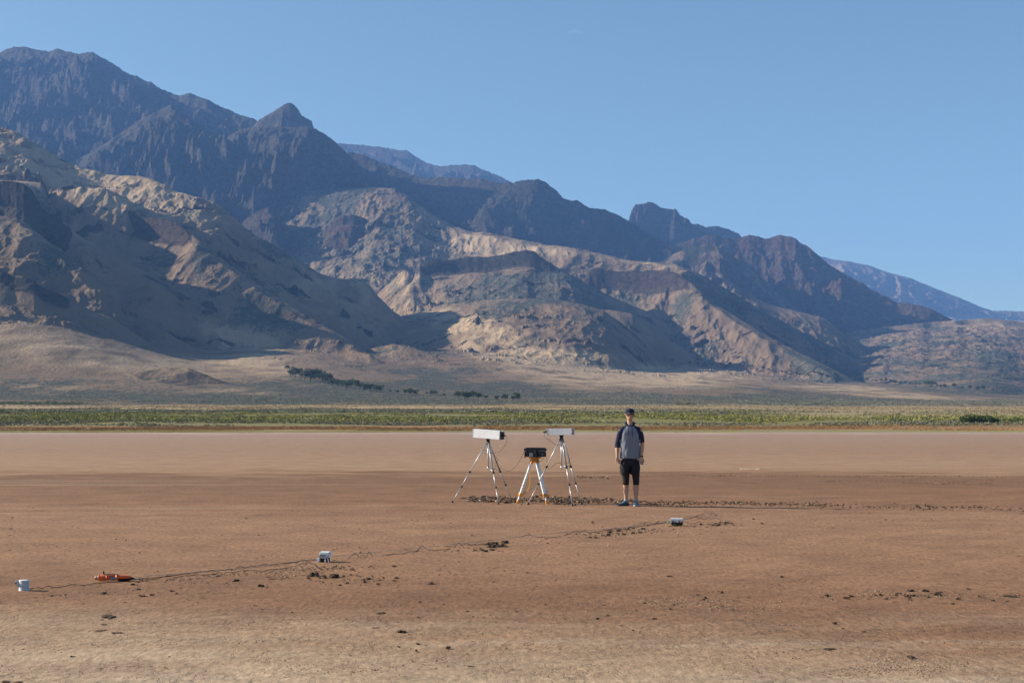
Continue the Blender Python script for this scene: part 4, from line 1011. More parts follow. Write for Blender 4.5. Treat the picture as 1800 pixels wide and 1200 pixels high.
cable("pale cord stretched over the mud from the orange tool to the small white box",
      wire_path([(252, 1012.5), (330, 1008), (420, 999), (500, 990), (556, 982)], .5, .003, 7), .0034, "cord", ROPE, "cord")
cable("pale cord from the small white box to the box with a white lid",
      wire_path([(583, 979), (620, 974.5), (700, 967.5), (790, 957.5), (860, 949.5), (920, 943), (1000, 935), (1080, 929), (1150, 921), (1176, 917)], .5, .003, 8), .0036, "cord", ROPE, "cord")
cable("dark brown wire rising in small loops right of the small white box",
      wire_path([(582, 987), (610, 984), (632, 980), (640, 981.5), (648, 979), (664, 978), (680, 976), (720, 972), (742, 965), (760, 968), (790, 965), (830, 958), (858, 957.5)], 1.3, .028, 9), .004, "wire", cat="wire")
cable("dark wire with a tall upright kink, right of the dark mud pile",
      wire_path([(900, 945.5), (918, 943), (931, 939.5), (945, 944.5), (965, 945), (985, 943.5), (1000, 939), (1016, 934), (1019, 936), (1040, 936), (1070, 932), (1100, 929), (1130, 925), (1150, 922), (1172, 917)], .8, .02, 10), .0042, "wire", cat="wire")
cable("tangled dark wire between the pale cord and the lidded box", wire_path([(1060, 934), (1084, 927), (1096, 930), (1112, 925), (1135, 919), (1150, 921), (1160, 916), (1178, 916.5)], 1.6, .04, 11), .0036, "wire", cat="wire")
cable("lower dark wire running beside the mud pile in the middle of the lake bed", wire_path([(780, 963), (800, 960), (820, 958), (850, 957.5), (700, 975), (640, 985), (600, 993)][:4] + [(852, 956), (870, 957)], 1.2, .03, 12), .0036, "wire", cat="wire")
for k, (pts, sd, lab) in enumerate([([(1201, 915), (1213, 920), (1230, 917), (1250, 919), (1270, 918.5), (1288, 919.5)], 13, "lowest of the dark wires spread right of the lidded box"),
    ([(1202, 913), (1222, 912), (1240, 911), (1252, 907), (1260, 904.5), (1252, 902)], 14, "wire curling up highest right of the lidded box"),
    ([(1203, 914), (1225, 916), (1246, 914), (1268, 915), (1285, 917)], 15, "middle one of the dark wires spread right of the lidded box"),
    ([(1203, 912), (1215, 909.5), (1232, 905), (1240, 901.5), (1252, 903.5)], 16, "thin arching wire above the others right of the lidded box")]):
    cable(lab, wire_path(pts, 1.2, .035, sd), .0034, "wire", cat="wire", group="loose wires right of the lidded box")
# ------------------------------------------------------------------ the man
def fuse(bm, voxel, smooth_it=4, fac=.5):
    """overlapping closed pieces -> one continuous surface"""
    me = bpy.data.meshes.new("tmp"); bmesh.ops.recalc_face_normals(bm, faces=bm.faces[:]); bm.to_mesh(me); bm.free()
    o = bpy.data.objects.new("tmp", me); COL.objects.link(o)
    r = o.modifiers.new("r", 'REMESH'); r.mode = 'VOXEL'; r.voxel_size = voxel; r.adaptivity = 0
    if smooth_it:
        s = o.modifiers.new("s", 'SMOOTH'); s.iterations = smooth_it; s.factor = fac
    dg = bpy.context.evaluated_depsgraph_get(); dg.update()
    out = bpy.data.meshes.new_from_object(o.evaluated_get(dg))
    bpy.data.objects.remove(o); bpy.data.meshes.remove(me)
    return out
def ell(bm, c, r, rot=(0, 0, 0), sub=3):
    M = Matrix.Translation(c) @ Euler(rot).to_matrix().to_4x4() @ Matrix.Diagonal((*r, 1))
    bmesh.ops.create_icosphere(bm, subdivisions=sub, radius=1, matrix=M)
def pm(px, z, y=0.0):
    """photo column -> local x of the man (he stands at 26.85 m)"""
    return Vector(((px - 1107.5) * .01074, y, z))
SKIN = simple("skin", (.46, .27, .19), .55, .35, 0, .10, 14, .002)
NAVY = simple("navy_jersey", (.022, .026, .060), .9, .15, 0, .12, 25, .004)
HEATH = simple("grey_heather_jersey", (.185, .205, .255), .92, .12, 0, .13, 60, .004)
SHORT = simple("black_shorts_cloth", (.016, .018, .024), .8, .2, 0, .2, 25, .004)
LEGG = simple("black_leggings_cloth", (.008, .008, .011), .6, .3, 0, .2, 40, .001)
SHOE = simple("blue_mesh_shoe", (.045, .08, .12), .7, .3, 0, .35, 45, .003)
SOLE = simple("dark_sole", (.05, .06, .075), .8, .2, 0, .2, 30)
SOLEP = simple("pale_sole", (.24, .30, .34), .7, .3, 0, .2, 30)
HAIR = simple("dark_hair", (.03, .022, .016), .8, .2, 0, .2, 80)
TEETH = simple("teeth", (.62, .58, .52), .4, .4)
EYE = simple("eye_white", (.42, .40, .38), .3, .5)
PUP = simple("iris", (.02, .015, .012), .3, .5)
LIP = simple("lips", (.36, .16, .13), .5, .3)

def make_man():
    gx = gnd(1107.5, 889)
    root = empty("person", Vector((gx.x, 26.85, 0)), 0, "smiling man in navy cap, grey and navy hooded top, black shorts and blue shoes", "person")
    # --- one continuous body
    bm = bmesh.new()
    H = Vector((-.004, -.005, 0))
    # head
    ell(bm, H + Vector((0, .012, 1.735)), (.074, .094, .098))
    ell(bm, H + Vector((0, -.020, 1.675)), (.056, .066, .062))            # lower face
    ell(bm, H + Vector((0, -.055, 1.640)), (.028, .024, .020))            # chin
    ell(bm, H + Vector((0, -.078, 1.748)), (.050, .016, .012))            # brow
    for s in (-1, 1):
        ell(bm, H + Vector((s * .043, -.058, 1.693)), (.017, .016, .015)) # cheeks raised by the smile
        ell(bm, H + Vector((s * .050, .0, 1.665)), (.013, .032, .022))    # jaw angle
        ell(bm, H + Vector((s * .078, .014, 1.715)), (.011, .020, .034), (0, s * .25, 0))   # ears
    ell(bm, H + Vector((0, -.094, 1.722)), (.0095, .015, .026), (-.28, 0, 0))  # nose bridge
    ell(bm, H + Vector((0, -.104, 1.702)), (.014, .015, .011))
    ell(bm, H + Vector((0, -.080, 1.668)), (.030, .014, .010))            # upper lip
    ell(bm, H + Vector((0, -.076, 1.652)), (.024, .014, .008))            # lower lip
    loft(bm, [(-.004, .022, 1.69), (-.003, .016, 1.60), (0, .014, 1.54), (0, .012, 1.46)], [.048, .049, .053, .085], 14)
    # torso inside the clothes
    loft(bm, [(0, 0, 1.47), (0, 0, 1.38), (0, 0, 1.2), (0, 0, 1.02), (0, 0, .88)], [(.12, .07), (.15, .09), (.145, .09), (.13, .085), (.14, .09)], 16)
    # arms: shoulder, elbow, wrist
    SL, EL, WL = Vector((-.165, .0, 1.43)), pm(1085.5, 1.165, .02), pm(1084.6, .915, -.045)
    SR, ER, WR = Vector((.175, .0, 1.43)), pm(1129.3, 1.18, .03), pm(1127.0, .925, -.075)
    arms = {}
    for S, E, Wp in ((SL, EL, WL), (SR, ER, WR)):
        loft(bm, [S, lerp(S, E, .3), lerp(S, E, .8), E, lerp(E, Wp, .2), lerp(E, Wp, .5), lerp(E, Wp, .85), Wp, Wp + (Wp - E).normalized() * .02],
             [.046, .048, .040, .036, .041, .036, .025, (.027, .021), (.028, .019)], 14)
    # legs: hip, knee, ankle
    legs = ((Vector((-.088, 0, .90)), pm(1100.2, .470, -.005), pm(1100.6, .10, .012)), (Vector((.090, 0, .90)), pm(1118.2, .472, -.005), pm(1118.2, .10, .012)))
    for Hp, K, An in legs:
        loft(bm, [Hp, lerp(Hp, K, .4), lerp(Hp, K, .85), K, lerp(K, An, .15) + Vector((0, .012, 0)), lerp(K, An, .32) + Vector((0, .018, 0)), lerp(K, An, .6) + Vector((0, .008, 0)), lerp(K, An, .86), An, An + Vector((0, 0, -.05))],
             [.085, .078, .060, .057, .055, .058, .046, .034, .035, .036], 16)
        ell(bm, K + Vector((0, -.022, -.01)), (.036, .034, .045))          # kneecap
    # hands: palm, four unequal fingers curling forward, thumb from the side of the palm
    def hand(Wp, side, yaw):
        # local frame: -z down the hand; x across the knuckles (thumb side = +x), y = back of hand
        R_ = Euler((math.radians(-8), math.radians(4 * side), math.radians(yaw))).to_matrix()
        T = lambda v: Wp + R_ @ Vector(v)
        loft(bm, [T((0, 0, .01)), T((0, 0, -.02)), T((.002, -.002, -.055)), T((0, -.004, -.088)), T((0, -.006, -.097))], [(.024, .017), (.034, .017), (.042, .016), (.041, .014), (.034, .010)], 12)
        for k, (x, L) in enumerate(((.031, .070), (.011, .078), (-.010, .072), (-.030, .058))):
            b = Vector((x, -.005, -.088)); cz = (.35, .42, .5, .58)[k]
            p1 = b + Vector((x * .08, -.012 * (1 + cz), -L * .42)); p2 = p1 + Vector((-x * .02, -.020 - .012 * cz, -L * .28)); p3 = p2 + Vector((0, -.024, -L * .10))
            loft(bm, [T(b + Vector((0, 0, .012))), T(b), T(p1), T(p2), T(p3)], [.0098, .0098, .0092, .0084, .0066], 9)
        t0 = Vector((.026, -.004, -.030)); t1 = Vector((.047, -.018, -.058)); t2 = Vector((.050, -.030, -.086)); t3 = Vector((.045, -.036, -.102))
        loft(bm, [T(t0), T(t1), T(t2), T(t3)], [.013, .0118, .0105, .0075], 9)
    hand(WL, -1, 62)      # thumb forward, toward the camera
    hand(WR, 1, 0)
    # mirror thumb direction for his left hand is handled by the yaw below
    me = fuse(bm, .0048, 2, .5)
    body = link("body", me, SKIN, root)
    # face details
    for s in (-1, 1):
        part("eye", EYE, root, lambda bm: ell(bm, H + Vector((s * .031, -.0765, 1.722)), (.0125, .008, .0062), sub=2), True)
        part("iris", PUP, root, lambda bm: ell(bm, H + Vector((s * .031, -.0835, 1.722)), (.0052, .003, .0052), sub=2), True)
        part("eyebrow", HAIR, root, lambda bm: ell(bm, H + Vector((s * .032, -.088, 1.742)), (.019, .005, .0036), (0, s * .12, 0), sub=2), True)
    part("mouth", simple("mouth_inside", (.05, .015, .015)), root, lambda bm: ell(bm, H + Vector((0, -.0865, 1.661)), (.024, .006, .0075), sub=2), True)
    part("teeth", TEETH, root, lambda bm: ell(bm, H + Vector((0, -.0905, 1.6635)), (.020, .0045, .0050), sub=2), True)
    part("hair", HAIR, root, lambda bm: (ell(bm, H + Vector((0, .040, 1.712)), (.073, .074, .052)), [ell(bm, H + Vector((s * .070, .0, 1.738)), (.009, .024, .026)) for s in (-1, 1)]), True)
    # --- cap
    def crown(bm):
        c = H + Vector((0, .012, 1.752)); rings = []
        prof = [(.0, .084, .103), (.022, .086, .105), (.045, .083, .101), (.066, .072, .088), (.080, .052, .064), (.089, .025, .031)]
        for dz, a, b in prof: rings.append([bm.verts.new(c + Vector((a * math.cos(t), b * math.sin(t), dz + .010 * -math.sin(t) * (1 - dz / .09)))) for t in (2 * math.pi * k / 36 for k in range(36))])
        for A_, B_ in zip(rings[:-1], rings[1:]):
            for k in range(36): bm.faces.new((A_[k], A_[(k + 1) % 36], B_[(k + 1) % 36], B_[k]))
        bm.faces.new(rings[-1]); bm.faces.new(rings[0][::-1])
    cap = part("cap", NAVY, root, crown, True)
    def brim(bm):
        rows = []
        for j in range(7):
            v = j / 6
            row = []
            for k in range(17):
                u = -1 + k / 8
                x = u * (.074 + .004 * v) ; y = -.085 * math.sqrt(max(0, 1 - (u * .92) ** 2)) - v * .068 * math.sqrt(max(0, 1 - abs(u) ** 2.4)) + .012
                z = 1.760 - .022 * v - .020 * u * u
                row.append((x, y, z))
            rows.append(row)
        top = [[bm.verts.new(H + Vector(p)) for p in r] for r in rows]; bot = [[bm.verts.new(H + Vector(p) - Vector((0, 0, .005))) for p in r] for r in rows]
        for j in range(6):
            for k in range(16):
                bm.faces.new((top[j][k], top[j][k + 1], top[j + 1][k + 1], top[j + 1][k])); bm.faces.new((bot[j][k], bot[j + 1][k], bot[j + 1][k + 1], bot[j][k + 1]))
        for k in range(16): bm.faces.new((top[6][k], top[6][k + 1], bot[6][k + 1], bot[6][k]))
        for j in range(6): bm.faces.new((top[j][0], top[j + 1][0], bot[j + 1][0], bot[j][0])); bm.faces.new((top[j][16], bot[j][16], bot[j + 1][16], top[j + 1][16]))
    part("brim", NAVY, cap, brim, True)
    part("button", NAVY, cap, lambda bm: ell(bm, H + Vector((0, .012, 1.842)), (.008, .008, .004), sub=2), True)
    # --- shirt: torso and sleeves in one surface, the raglan sleeves navy
    bm = bmesh.new()
    hem, = (.897,)
    prof = [(.897, .190, .118, -.006), (.93, .193, .122, -.006), (1.0, .188, .120, -.006), (1.1, .182, .116, -.004), (1.2, .180, .114, 0), (1.3, .184, .116, 0), (1.38, .186, .112, 0), (1.43, .170, .100, .002), (1.47, .135, .085, .006), (1.505, .092, .070, .010), (1.525, .068, .060, .012)]
    loft(bm, [(0, y, z) for z, a, b, y in prof], [(a, b) for z, a, b, y in prof], 40)
    for S, E, Wp, zend in ((SL, EL, WL, 1.098), (SR, ER, WR, 1.196)):
        sh = S + Vector((-.02 if S.x > 0 else .02, 0, .004))
        pts = [sh + Vector((-.085 if S.x > 0 else .085, 0, .035)), sh + Vector((0, 0, -.006)), lerp(S, E, .35), lerp(S, E, .8)]; rr = [.040, .058, .060, .056]
        if zend > E.z: t = (S.z - zend) / (S.z - E.z); pts = pts[:3] + [lerp(S, E, t * .8), lerp(S, E, t)]; rr = [.040, .058, .060, .055, .050]
        else: t = (E.z - zend) / (E.z - Wp.z); pts += [E, lerp(E, Wp, t)]; rr += [.051, .045]
        loft(bm, pts, rr, 20)
    for s_ in (-1, 1): loft(bm, [Vector((0, .008, 1.50)), Vector((s_ * .07, .006, 1.478)), Vector((s_ * .125, .003, 1.455)), Vector((s_ * .17, 0, 1.432))], [.05, .046, .048, .050], 14)
    me = fuse(bm, .0065, 4, .5)
    v = np.array([q.co[:] for q in me.vertices])
    # folds: diagonal drapes from the chest, soft blousing above the hem
    d = .006 * np.sin(26 * (v[:, 0] + .42 * (v[:, 2] - 1.4)) + 2.0 * pnoise(v[:, 0] * 6, v[:, 2] * 4)) * np.clip((1.42 - v[:, 2]) * 4, 0, 1) * (np.abs(v[:, 0]) < .19)
    d = d + .005 * pnoise(v[:, 0] * 22, v[:, 2] * 9) + .006 * pnoise(v[:, 0] * 9 + 5, v[:, 2] * 14) * (np.abs(v[:, 0]) > .17)
    nr = np.array([q.normal[:] for q in me.vertices]); v = v + nr * d[:, None]
    me.vertices.foreach_set("co", v.astype(np.float32).ravel()); me.update()
    shirt = link("shirt", me, [HEATH, NAVY], root)
    cen = np.array([p.center[:] for p in me.polygons])
    lim = np.interp(cen[:, 2], [1.10, 1.27, 1.36, 1.44, 1.50, 1.53], [.170, .163, .152, .115, .070, .050])
    front_x = np.abs(cen[:, 0] + .0)
    navy = (front_x > lim) & ((cen[:, 2] > 1.25) | (front_x > .196 + (cen[:, 2] < 1.0) * .2))
    navy |= (cen[:, 2] > 1.505)
    me.polygons.foreach_set("material_index", navy.astype(np.int32))
    # hood lying round the neck
    def hood(bm):
        n = 30
        ring = []
        for k in range(n):
            t = 2 * math.pi * k / n
            fr = max(0, -math.sin(t))                           # 1 at the throat
            x = .078 * math.cos(t); y = .024 + .070 * math.sin(t) * (1.15 if math.sin(t) > 0 else .95); z = 1.562 - .060 * fr ** 1.6 + .012 * max(0, math.sin(t))
            ring.append((Vector((x, y, z)), .022 + .012 * max(0, math.sin(t))))
        pts = [r[0] for r in ring]; prev = None; first = None
        for k in range(n + 1):
            p, r = ring[k % n]; tan = (ring[(k + 1) % n][0] - ring[(k - 1) % n][0]).normalized(); o = Vector((p.x, p.y - .02, 0)).normalized(); up = Vector((0, 0, 1))
            row = [bm.verts.new(p + o * (r * .95 * math.cos(a)) + up * (r * 1.15 * math.sin(a) - .006)) for a in (2 * math.pi * i / 10 for i in range(10))] if k < n else first
            if first is None: first = row
            if prev:
                for i in range(10): bm.faces.new((prev[i], prev[(i + 1) % 10], row[(i + 1) % 10], row[i]))
            prev = row
        ell(bm, Vector((0, .105, 1.475)), (.10, .045, .075), (.15, 0, 0))
    part("hood", NAVY, root, hood, True)
    for x0, L in ((-.037, .155), (.030, .175)):
        part("drawstring", NAVY, root, lambda bm: (loft(bm, [Vector((x0 * .7, -.066, 1.50)), Vector((x0, -.094, 1.46)), Vector((x0 * 1.05, -.125, 1.40)), Vector((x0 * 1.1, -.131, 1.50 - L))], [.0035, .0035, .0042, .0055], 7)), True)
    # watch on his left wrist
    def watch(bm):
        u = (WR - ER).normalized(); c = WR - u * .012
        loft(bm, [c - u * .010, c + u * .010], [(.031, .025)] * 2, 18)
        box(bm, c + Vector((.020, -.018, 0)), (.026, .020, .034), Euler((0, 0, .8)), .005)
    part("watch", BLACK, root, watch)
    # --- shorts
    bm = bmesh.new()
    loft(bm, [(0, .0, .93), (0, 0, .86), (0, 0, .80), (0, 0, .75)], [(.172, .108), (.178, .112), (.180, .112), (.172, .105)], 32)
    for s, (Hp, K, An) in zip((-1, 1), legs):
        loft(bm, [Vector((s * .088, 0, .85)), Vector((s * .097, 0, .74)), Vector((s * .096 - .004, -.002, .64)), Vector((s * .094 - .006, -.004, .585))], [(.086, .104), (.096, .108), (.092, .104), (.086, .098)], 26)
    me = fuse(bm, .007, 3)
    v = np.array([q.co[:] for q in me.vertices]); nr = np.array([q.normal[:] for q in me.vertices])
    v += nr * (.006 * pnoise(v[:, 0] * 20 + 3, v[:, 2] * 6) + .004 * pnoise(v[:, 0] * 40, v[:, 2] * 16))[:, None]
    me.vertices.foreach_set("co", v.astype(np.float32).ravel()); me.update()
    link("shorts", me, SHORT, root)
    # --- leggings to below the knee
    for Hp, K, An in legs:
        def lg(bm):
            a = lerp(Hp, K, .5); e = lerp(K, An, .16)
            loft(bm, [a, lerp(Hp, K, .75), lerp(Hp, K, .92), K, lerp(K, An, .08) + Vector((0, .006, 0)), e + Vector((0, .012, 0))], [.082, .072, .064, .062, .060, .0605], 20)
        part("legging", LEGG, root, lg, True)
    # --- shoes with laces and soles
    for An, yaw, lab in ((legs[0][2], -52, 0), (legs[1][2], -6, 1)):
        base = Vector((An.x, An.y, 0)); R_ = Euler((0, 0, math.radians(yaw))).to_matrix().to_4x4(); M = Matrix.Translation(base) @ R_
        def upper(bm):
            pr = [(.055, .028, .055), (.035, .038, .10), (0, .042, .112), (-.05, .044, .088), (-.10, .048, .066), (-.15, .050, .055), (-.19, .040, .044), (-.215, .020, .030)]
            rings = []
            for y, w, h in pr:
                rings.append([bm.verts.new(M @ Vector((w * math.cos(a), y, .018 + (h - .018) * max(0, math.sin(a)) ** .8 if math.sin(a) > 0 else .018))) for a in (math.pi * k / 14 for k in range(15))])
            for A_, B_ in zip(rings[:-1], rings[1:]):
                for k in range(14): bm.faces.new((A_[k], A_[k + 1], B_[k + 1], B_[k]))
                bm.faces.new((A_[0], B_[0], B_[-1], A_[-1]))
            bm.faces.new(rings[0][::-1]); bm.faces.new(rings[-1])
        sh = part("shoe", SHOE, root, upper, True)
        def sole(bm):
            pr = [(.068, .018), (.055, .036), (.02, .043), (-.05, .043), (-.11, .051), (-.16, .052), (-.20, .040), (-.225, .018)]
            vs = []
            for z in (0.0, .012, .026):
                k_ = 1.0 if z else .95
                vs.append([bm.verts.new(M @ Vector((-w * k_, y, z + max(0, -y - .15) * .12))) for y, w in pr] + [bm.verts.new(M @ Vector((w * k_, y, z + max(0, -y - .15) * .12))) for y, w in pr[::-1]])
            for A_, B_ in zip(vs[:-1], vs[1:]):
                for k in range(16): bm.faces.new((A_[k], A_[(k + 1) % 16], B_[(k + 1) % 16], B_[k]))
            bm.faces.new(vs[0]); bm.faces.new(vs[-1])
        part("sole", SOLEP if lab else SOLE, sh, sole)
        part("laces", simple("pale_laces", (.26,.33,.39), .8, .2), sh, lambda bm: [loft(bm, [M @ Vector((-.022, y, z)), M @ Vector((0, y - .004, z + .012)), M @ Vector((.022, y, z))], .0035, 5) for y, z in ((-.03, .094), (-.052, .084), (-.074, .074), (-.095, .066))])
        part("sock", simple("pale_sock", (.30, .36, .42), .9, .1), root, lambda bm: loft(bm, [Vector((An.x, An.y, .095)), Vector((An.x, An.y, .128))], [.040, .038], 14), True)
    return root
make_man()
# ------------------------------------------------------------------ mud clods, churned mud, crumbs
def mud_mat(name, c0, c1, rough=.9):
    m, nt, b = new_mat(name, rough, .2)
    n = noise(nt, position(nt), 45, 4, .7)
    nt.links.new(mixc(nt, maprange(nt, n, .35, .65), c0, c1), b.inputs["Base Color"])
    bump(nt, n, b, .9, .01); return m
MUD_D = mud_mat("dark_mud", (.034, .023, .016), (.11, .070, .045))
MUD_B = mud_mat("brown_mud", (.11, .062, .036), (.22, .13, .078))
MUD_P = mud_mat("pale_crust", (.34, .26, .18), (.52, .42, .31))

def clod_mesh(seed, sub=3, rough=.6):
    r = np.random.default_rng(seed)
    bm = bmesh.new(); bmesh.ops.create_icosphere(bm, subdivisions=sub, radius=1)
    o = Vector(r.uniform(-50, 50, 3))
    for v in bm.verts:
        n = v.co.normalized()
        k = 1 + rough * mnoise.noise(n * 1.3 + o) * 1.6 + rough * .8 * mnoise.noise(n * 3.1 + o)
        v.co = n * k; v.co.z = max(v.co.z * .85, -.25)
    me = bpy.data.meshes.new("mud_clod"); bm.to_mesh(me); bm.free(); return me
CL = []
for k in range(7):
    me = clod_mesh(40 + k); me.materials.append(MUD_D if k % 3 else MUD_D); CL.append(me)
for k in (2, 5): CL[k].materials.clear(); CL[k].materials.append(MUD_B)
def clod(px, py, w, flat=0.0, label=None, group=None, name="mud_clod"):
    g = gnd(px, py); s = w * g.y / F * .42
    o = bpy.data.objects.new(name, CL[int(rng.integers(len(CL)))]); COL.objects.link(o)
    hz = s * (.16 if flat else rng.uniform(.6, .85))
    o.location = (g.x, g.y, hz * .12); o.scale = (s, (s * 1.1 if not flat else s * rng.uniform(1.0, 2.2)), hz)
    o.rotation_euler = (0, 0, rng.uniform(-.4, .4))
    return tag(o, label, "mud clod", group)
single = [(822,1074.5,7,0,"round dark clod alone in the middle of the near mud"),(908,1074,5,0,"small dark clod standing right of the round one in the near mud"),
 (738,1057.5,5,0,"small clod just above the line of scraped mud, left of centre"),(735,1085,5,0,"small upright clod between two dark scraped patches, left of centre"),
 (670,1077,16,1,"upper dark flat scrape of mud in the footprints left of centre"),(662,1103.5,18,1,"long flat dark scrape of mud with a pale end, left of centre"),
 (705,1111,17,0,"broad dark lump at the end of the footprints, left of centre"),(734,1131,7,0,"dark upright clod below the broad lump, left of centre"),(787,1138,9,0,"rounded brown clod right of the dark upright one"),
 (732,1143,5,0,"tiny clod under the dark upright clod, left of centre"),(830,1171.5,15,1,"low dark ridge of mud near the bottom edge, centre left"),(868,1174,6,0,"small lump beside the low dark ridge near the bottom edge"),
 (757,1026,11,0,"dark clod trailing right of the clods below the small white box"),(1050,1087,6,0,"left of two small clods in the near mud right of centre"),(1067,1080,6,0,"right of two small clods in the near mud right of centre"),
 (1150,1088,9,0,"pale topped clod right of the two small clods"),(1133,1060,6,0,"small dark clod beside the scatter of pale flakes"),(927,1007,6,0,"lone small clod between the wires and the near mud"),
 (1177,1012,12,1,"thin dark crust strip below the lidded box"),(1600,1039,12,0,"left of two big dark clods on the right side"),(1626,1039.5,13,0,"right of two big dark clods on the right side"),
 (1648,1046,15,0,"low crusted lump right below the two big dark clods"),(1488,1051,10,0,"dark clod in the crusted strip left of the two big clods"),(1467,1095,8,0,"brown clod alone right of centre, near the bottom right"),
 (1481,1104,5,0,"small very dark clod just below the brown one"),(1518,1109,8,1,"flat brown scrape right of the small very dark clod"),(1374,1013.5,6,0,"lone dark clod far right of the lidded box"),
 (1267,1041,11,0,"dark elongated clod under the lidded box, in the middle distance"),(1458,1140,20,1,"long thin crusted scrape near the bottom right"),(1600,1153.5,13,1,"dark thin scrape on the pale crust at the bottom right"),
 (1673,1118,12,1,"dark scrape left of the pale crust at the right edge"),(1674,1061,8,0,"small clod below the crusted strip at the right"),(1777,1048,26,1,"long dark crusted strip at the right edge"),
 (150,1074,11,1,"highest of the dark scrapes in the left foreground"),(190,1083,24,1,"longest dark scrape in the left foreground"),(183,1097.5,14,1,"third dark scrape down in the left foreground"),
 (177,1108,18,1,"fourth dark scrape down in the left foreground"),(205,1113,22,1,"lowest broad dark scrape in the left foreground"),(127,1155,9,0,"small dark clod pair member at the lower left, nearer one"),(143,1150,8,1,"thin scrape beside the small dark clod at the lower left"),
 (10,1197,15,1,"dark scrape cut by the bottom left corner"),(31,1198,15,1,"dark scrape just right of the bottom left corner"),(220,1059,13,1,"flat dark patch under the clods right of the orange tool"),
 (182,1043,11,0,"dark clod right below the orange tool"),(250,1048,13,0,"wide dark lump between the orange tool and the small white box"),(267,1046,8,0,"small lump touching the wide dark one right of the orange tool"),
 (310,1043,5,0,"small round clod right of the wide dark lump"),(415,1021,11,0,"dark clod beneath the wires halfway to the small white box"),(458,1030,12,0,"dark clod lower down halfway to the small white box"),
 (550,1012,19,0,"big black lump of mud below the small white box"),(587,1013.5,17,0,"second black lump of mud right of the big one"),(513,1076,4,0,"tiny black dot of mud alone left of centre"),
 (240,1021.5,8,1,"small dark mark of mud right of the orange tool"),(620,1002,9,0,"dark lump on the mud among the wires right of the small white box"),(634,971,5,0,"little dark cone on the pale cord right of the small white box"),
 (1042,918.5,6,0,"small dark clod alone in front of the right tripod"),(1324,912,5,0,"left one of the dark dots right of the loose wires"),(1339,920,7,0,"larger dark dot lower right of the loose wires"),(1493,915,5,0,"dark dot in the open mud, middle right"),(1519,915,5,0,"last dark dot of the middle right group")]
for px, py, w, fl, lab in single: clod(px, py, w, fl, lab)
def scatter(n, regs, wmin, wmax, label, group, sd):
    r = np.random.default_rng(sd)
    for i in range(n):
        cx, cy, rx, ry = regs[int(r.integers(len(regs)))]
        clod(cx + r.normal() * rx * .5, cy + r.normal() * ry * .5, r.uniform(wmin, wmax), int(r.random() < .3), label, group)
scatter(14, [(875, 960, 24, 5), (868, 957, 12, 3)], 7, 15, "dark clod in the ragged pile beside the wires in the middle of the mud", "clods of the ragged pile beside the wires", 1)
scatter(12, [(850, 966, 30, 3)], 4, 9, "small dark crumb of mud trailing left of the ragged pile", "clods trailing from the ragged pile", 2)
scatter(46, [(420, 1014, 120, 12), (560, 1008, 70, 12), (640, 1012, 90, 16), (600, 1020, 120, 12)], 3, 8.5, "dark clod scattered under the wires near the small white box", "clods scattered under the wires", 3)
scatter(24, [(1040, 941, 55, 5), (1090, 936, 40, 5), (1150, 932, 50, 7)], 4, 9, "dark clod scattered along the wires left of the lidded box", "clods along the wires left of the lidded box", 4)
scatter(16, [(1225, 924, 55, 4), (1265, 921, 30, 3)], 4, 9, "dark clod under the wires right of the lidded box", "clods right of the lidded box", 5)
scatter(34, [(1520, 1048, 90, 8), (1640, 1044, 70, 7), (1750, 1052, 70, 7), (1590, 1050, 50, 6)], 4, 11, "dark clod in the crusted strip on the right side", "clods of the crusted strip on the right", 6)
scatter(16, [(1180, 1062, 80, 25), (1300, 1050, 120, 15)], 3, 7, "small clod in the scatter of flakes right of centre", "clods among the pale flakes", 7)
scatter(14, [(120, 1045, 90, 7), (300, 1035, 100, 12)], 4, 9, "small dark clod right of the louvred shield", "clods in front of the orange tool", 8)

def lumps(name, label, cx, cy, w, mats, mi, seed, flat=.8, cat="mud"):
    """many irregular lumps in one mesh; arrays of pixel places and widths"""
    r = np.random.default_rng(seed); n = len(cx)
    base = []
    for k in range(6):
        bm = bmesh.new(); bmesh.ops.create_icosphere(bm, subdivisions=1, radius=1)
        v = np.array([q.co[:] for q in bm.verts]); t = np.array([[q.index for q in f.verts] for f in bm.faces]); bm.free()
        v *= (1 + r.uniform(-.45, .45, (len(v), 1))); v[:, 2] = np.maximum(v[:, 2], -.3); base.append(v)
    B = np.stack(base); nv = B.shape[1]
    Y = F * CAM_H / (cy - 740); x = (cx - 900) / F * Y; s = w * Y / F * .5
    b = B[r.integers(0, 6, n)]
    a = r.uniform(0, 6.28, n); ca, sa = np.cos(a)[:, None], np.sin(a)[:, None]
    sx = s * r.uniform(.7, 1.5, n); sz = s * r.uniform(.4, 1.0, n) * flat
    vx = b[..., 0] * sx[:, None]; vy = b[..., 1] * s[:, None]
    V3 = np.stack([vx * ca - vy * sa + x[:, None], vx * sa + vy * ca + Y[:, None], b[..., 2] * sz[:, None] + sz[:, None] * .15], -1).reshape(-1, 3)
    T3 = (t[None] + (np.arange(n) * nv)[:, None, None]).reshape(-1, 3)
    me = np_mesh(name, V3, tris=T3)
    o = link(name, me, mats, smooth=False)
    me.polygons.foreach_set("material_index", np.repeat(mi, len(t)).astype(np.int32))
    return tag(o, label, cat, kind="stuff")
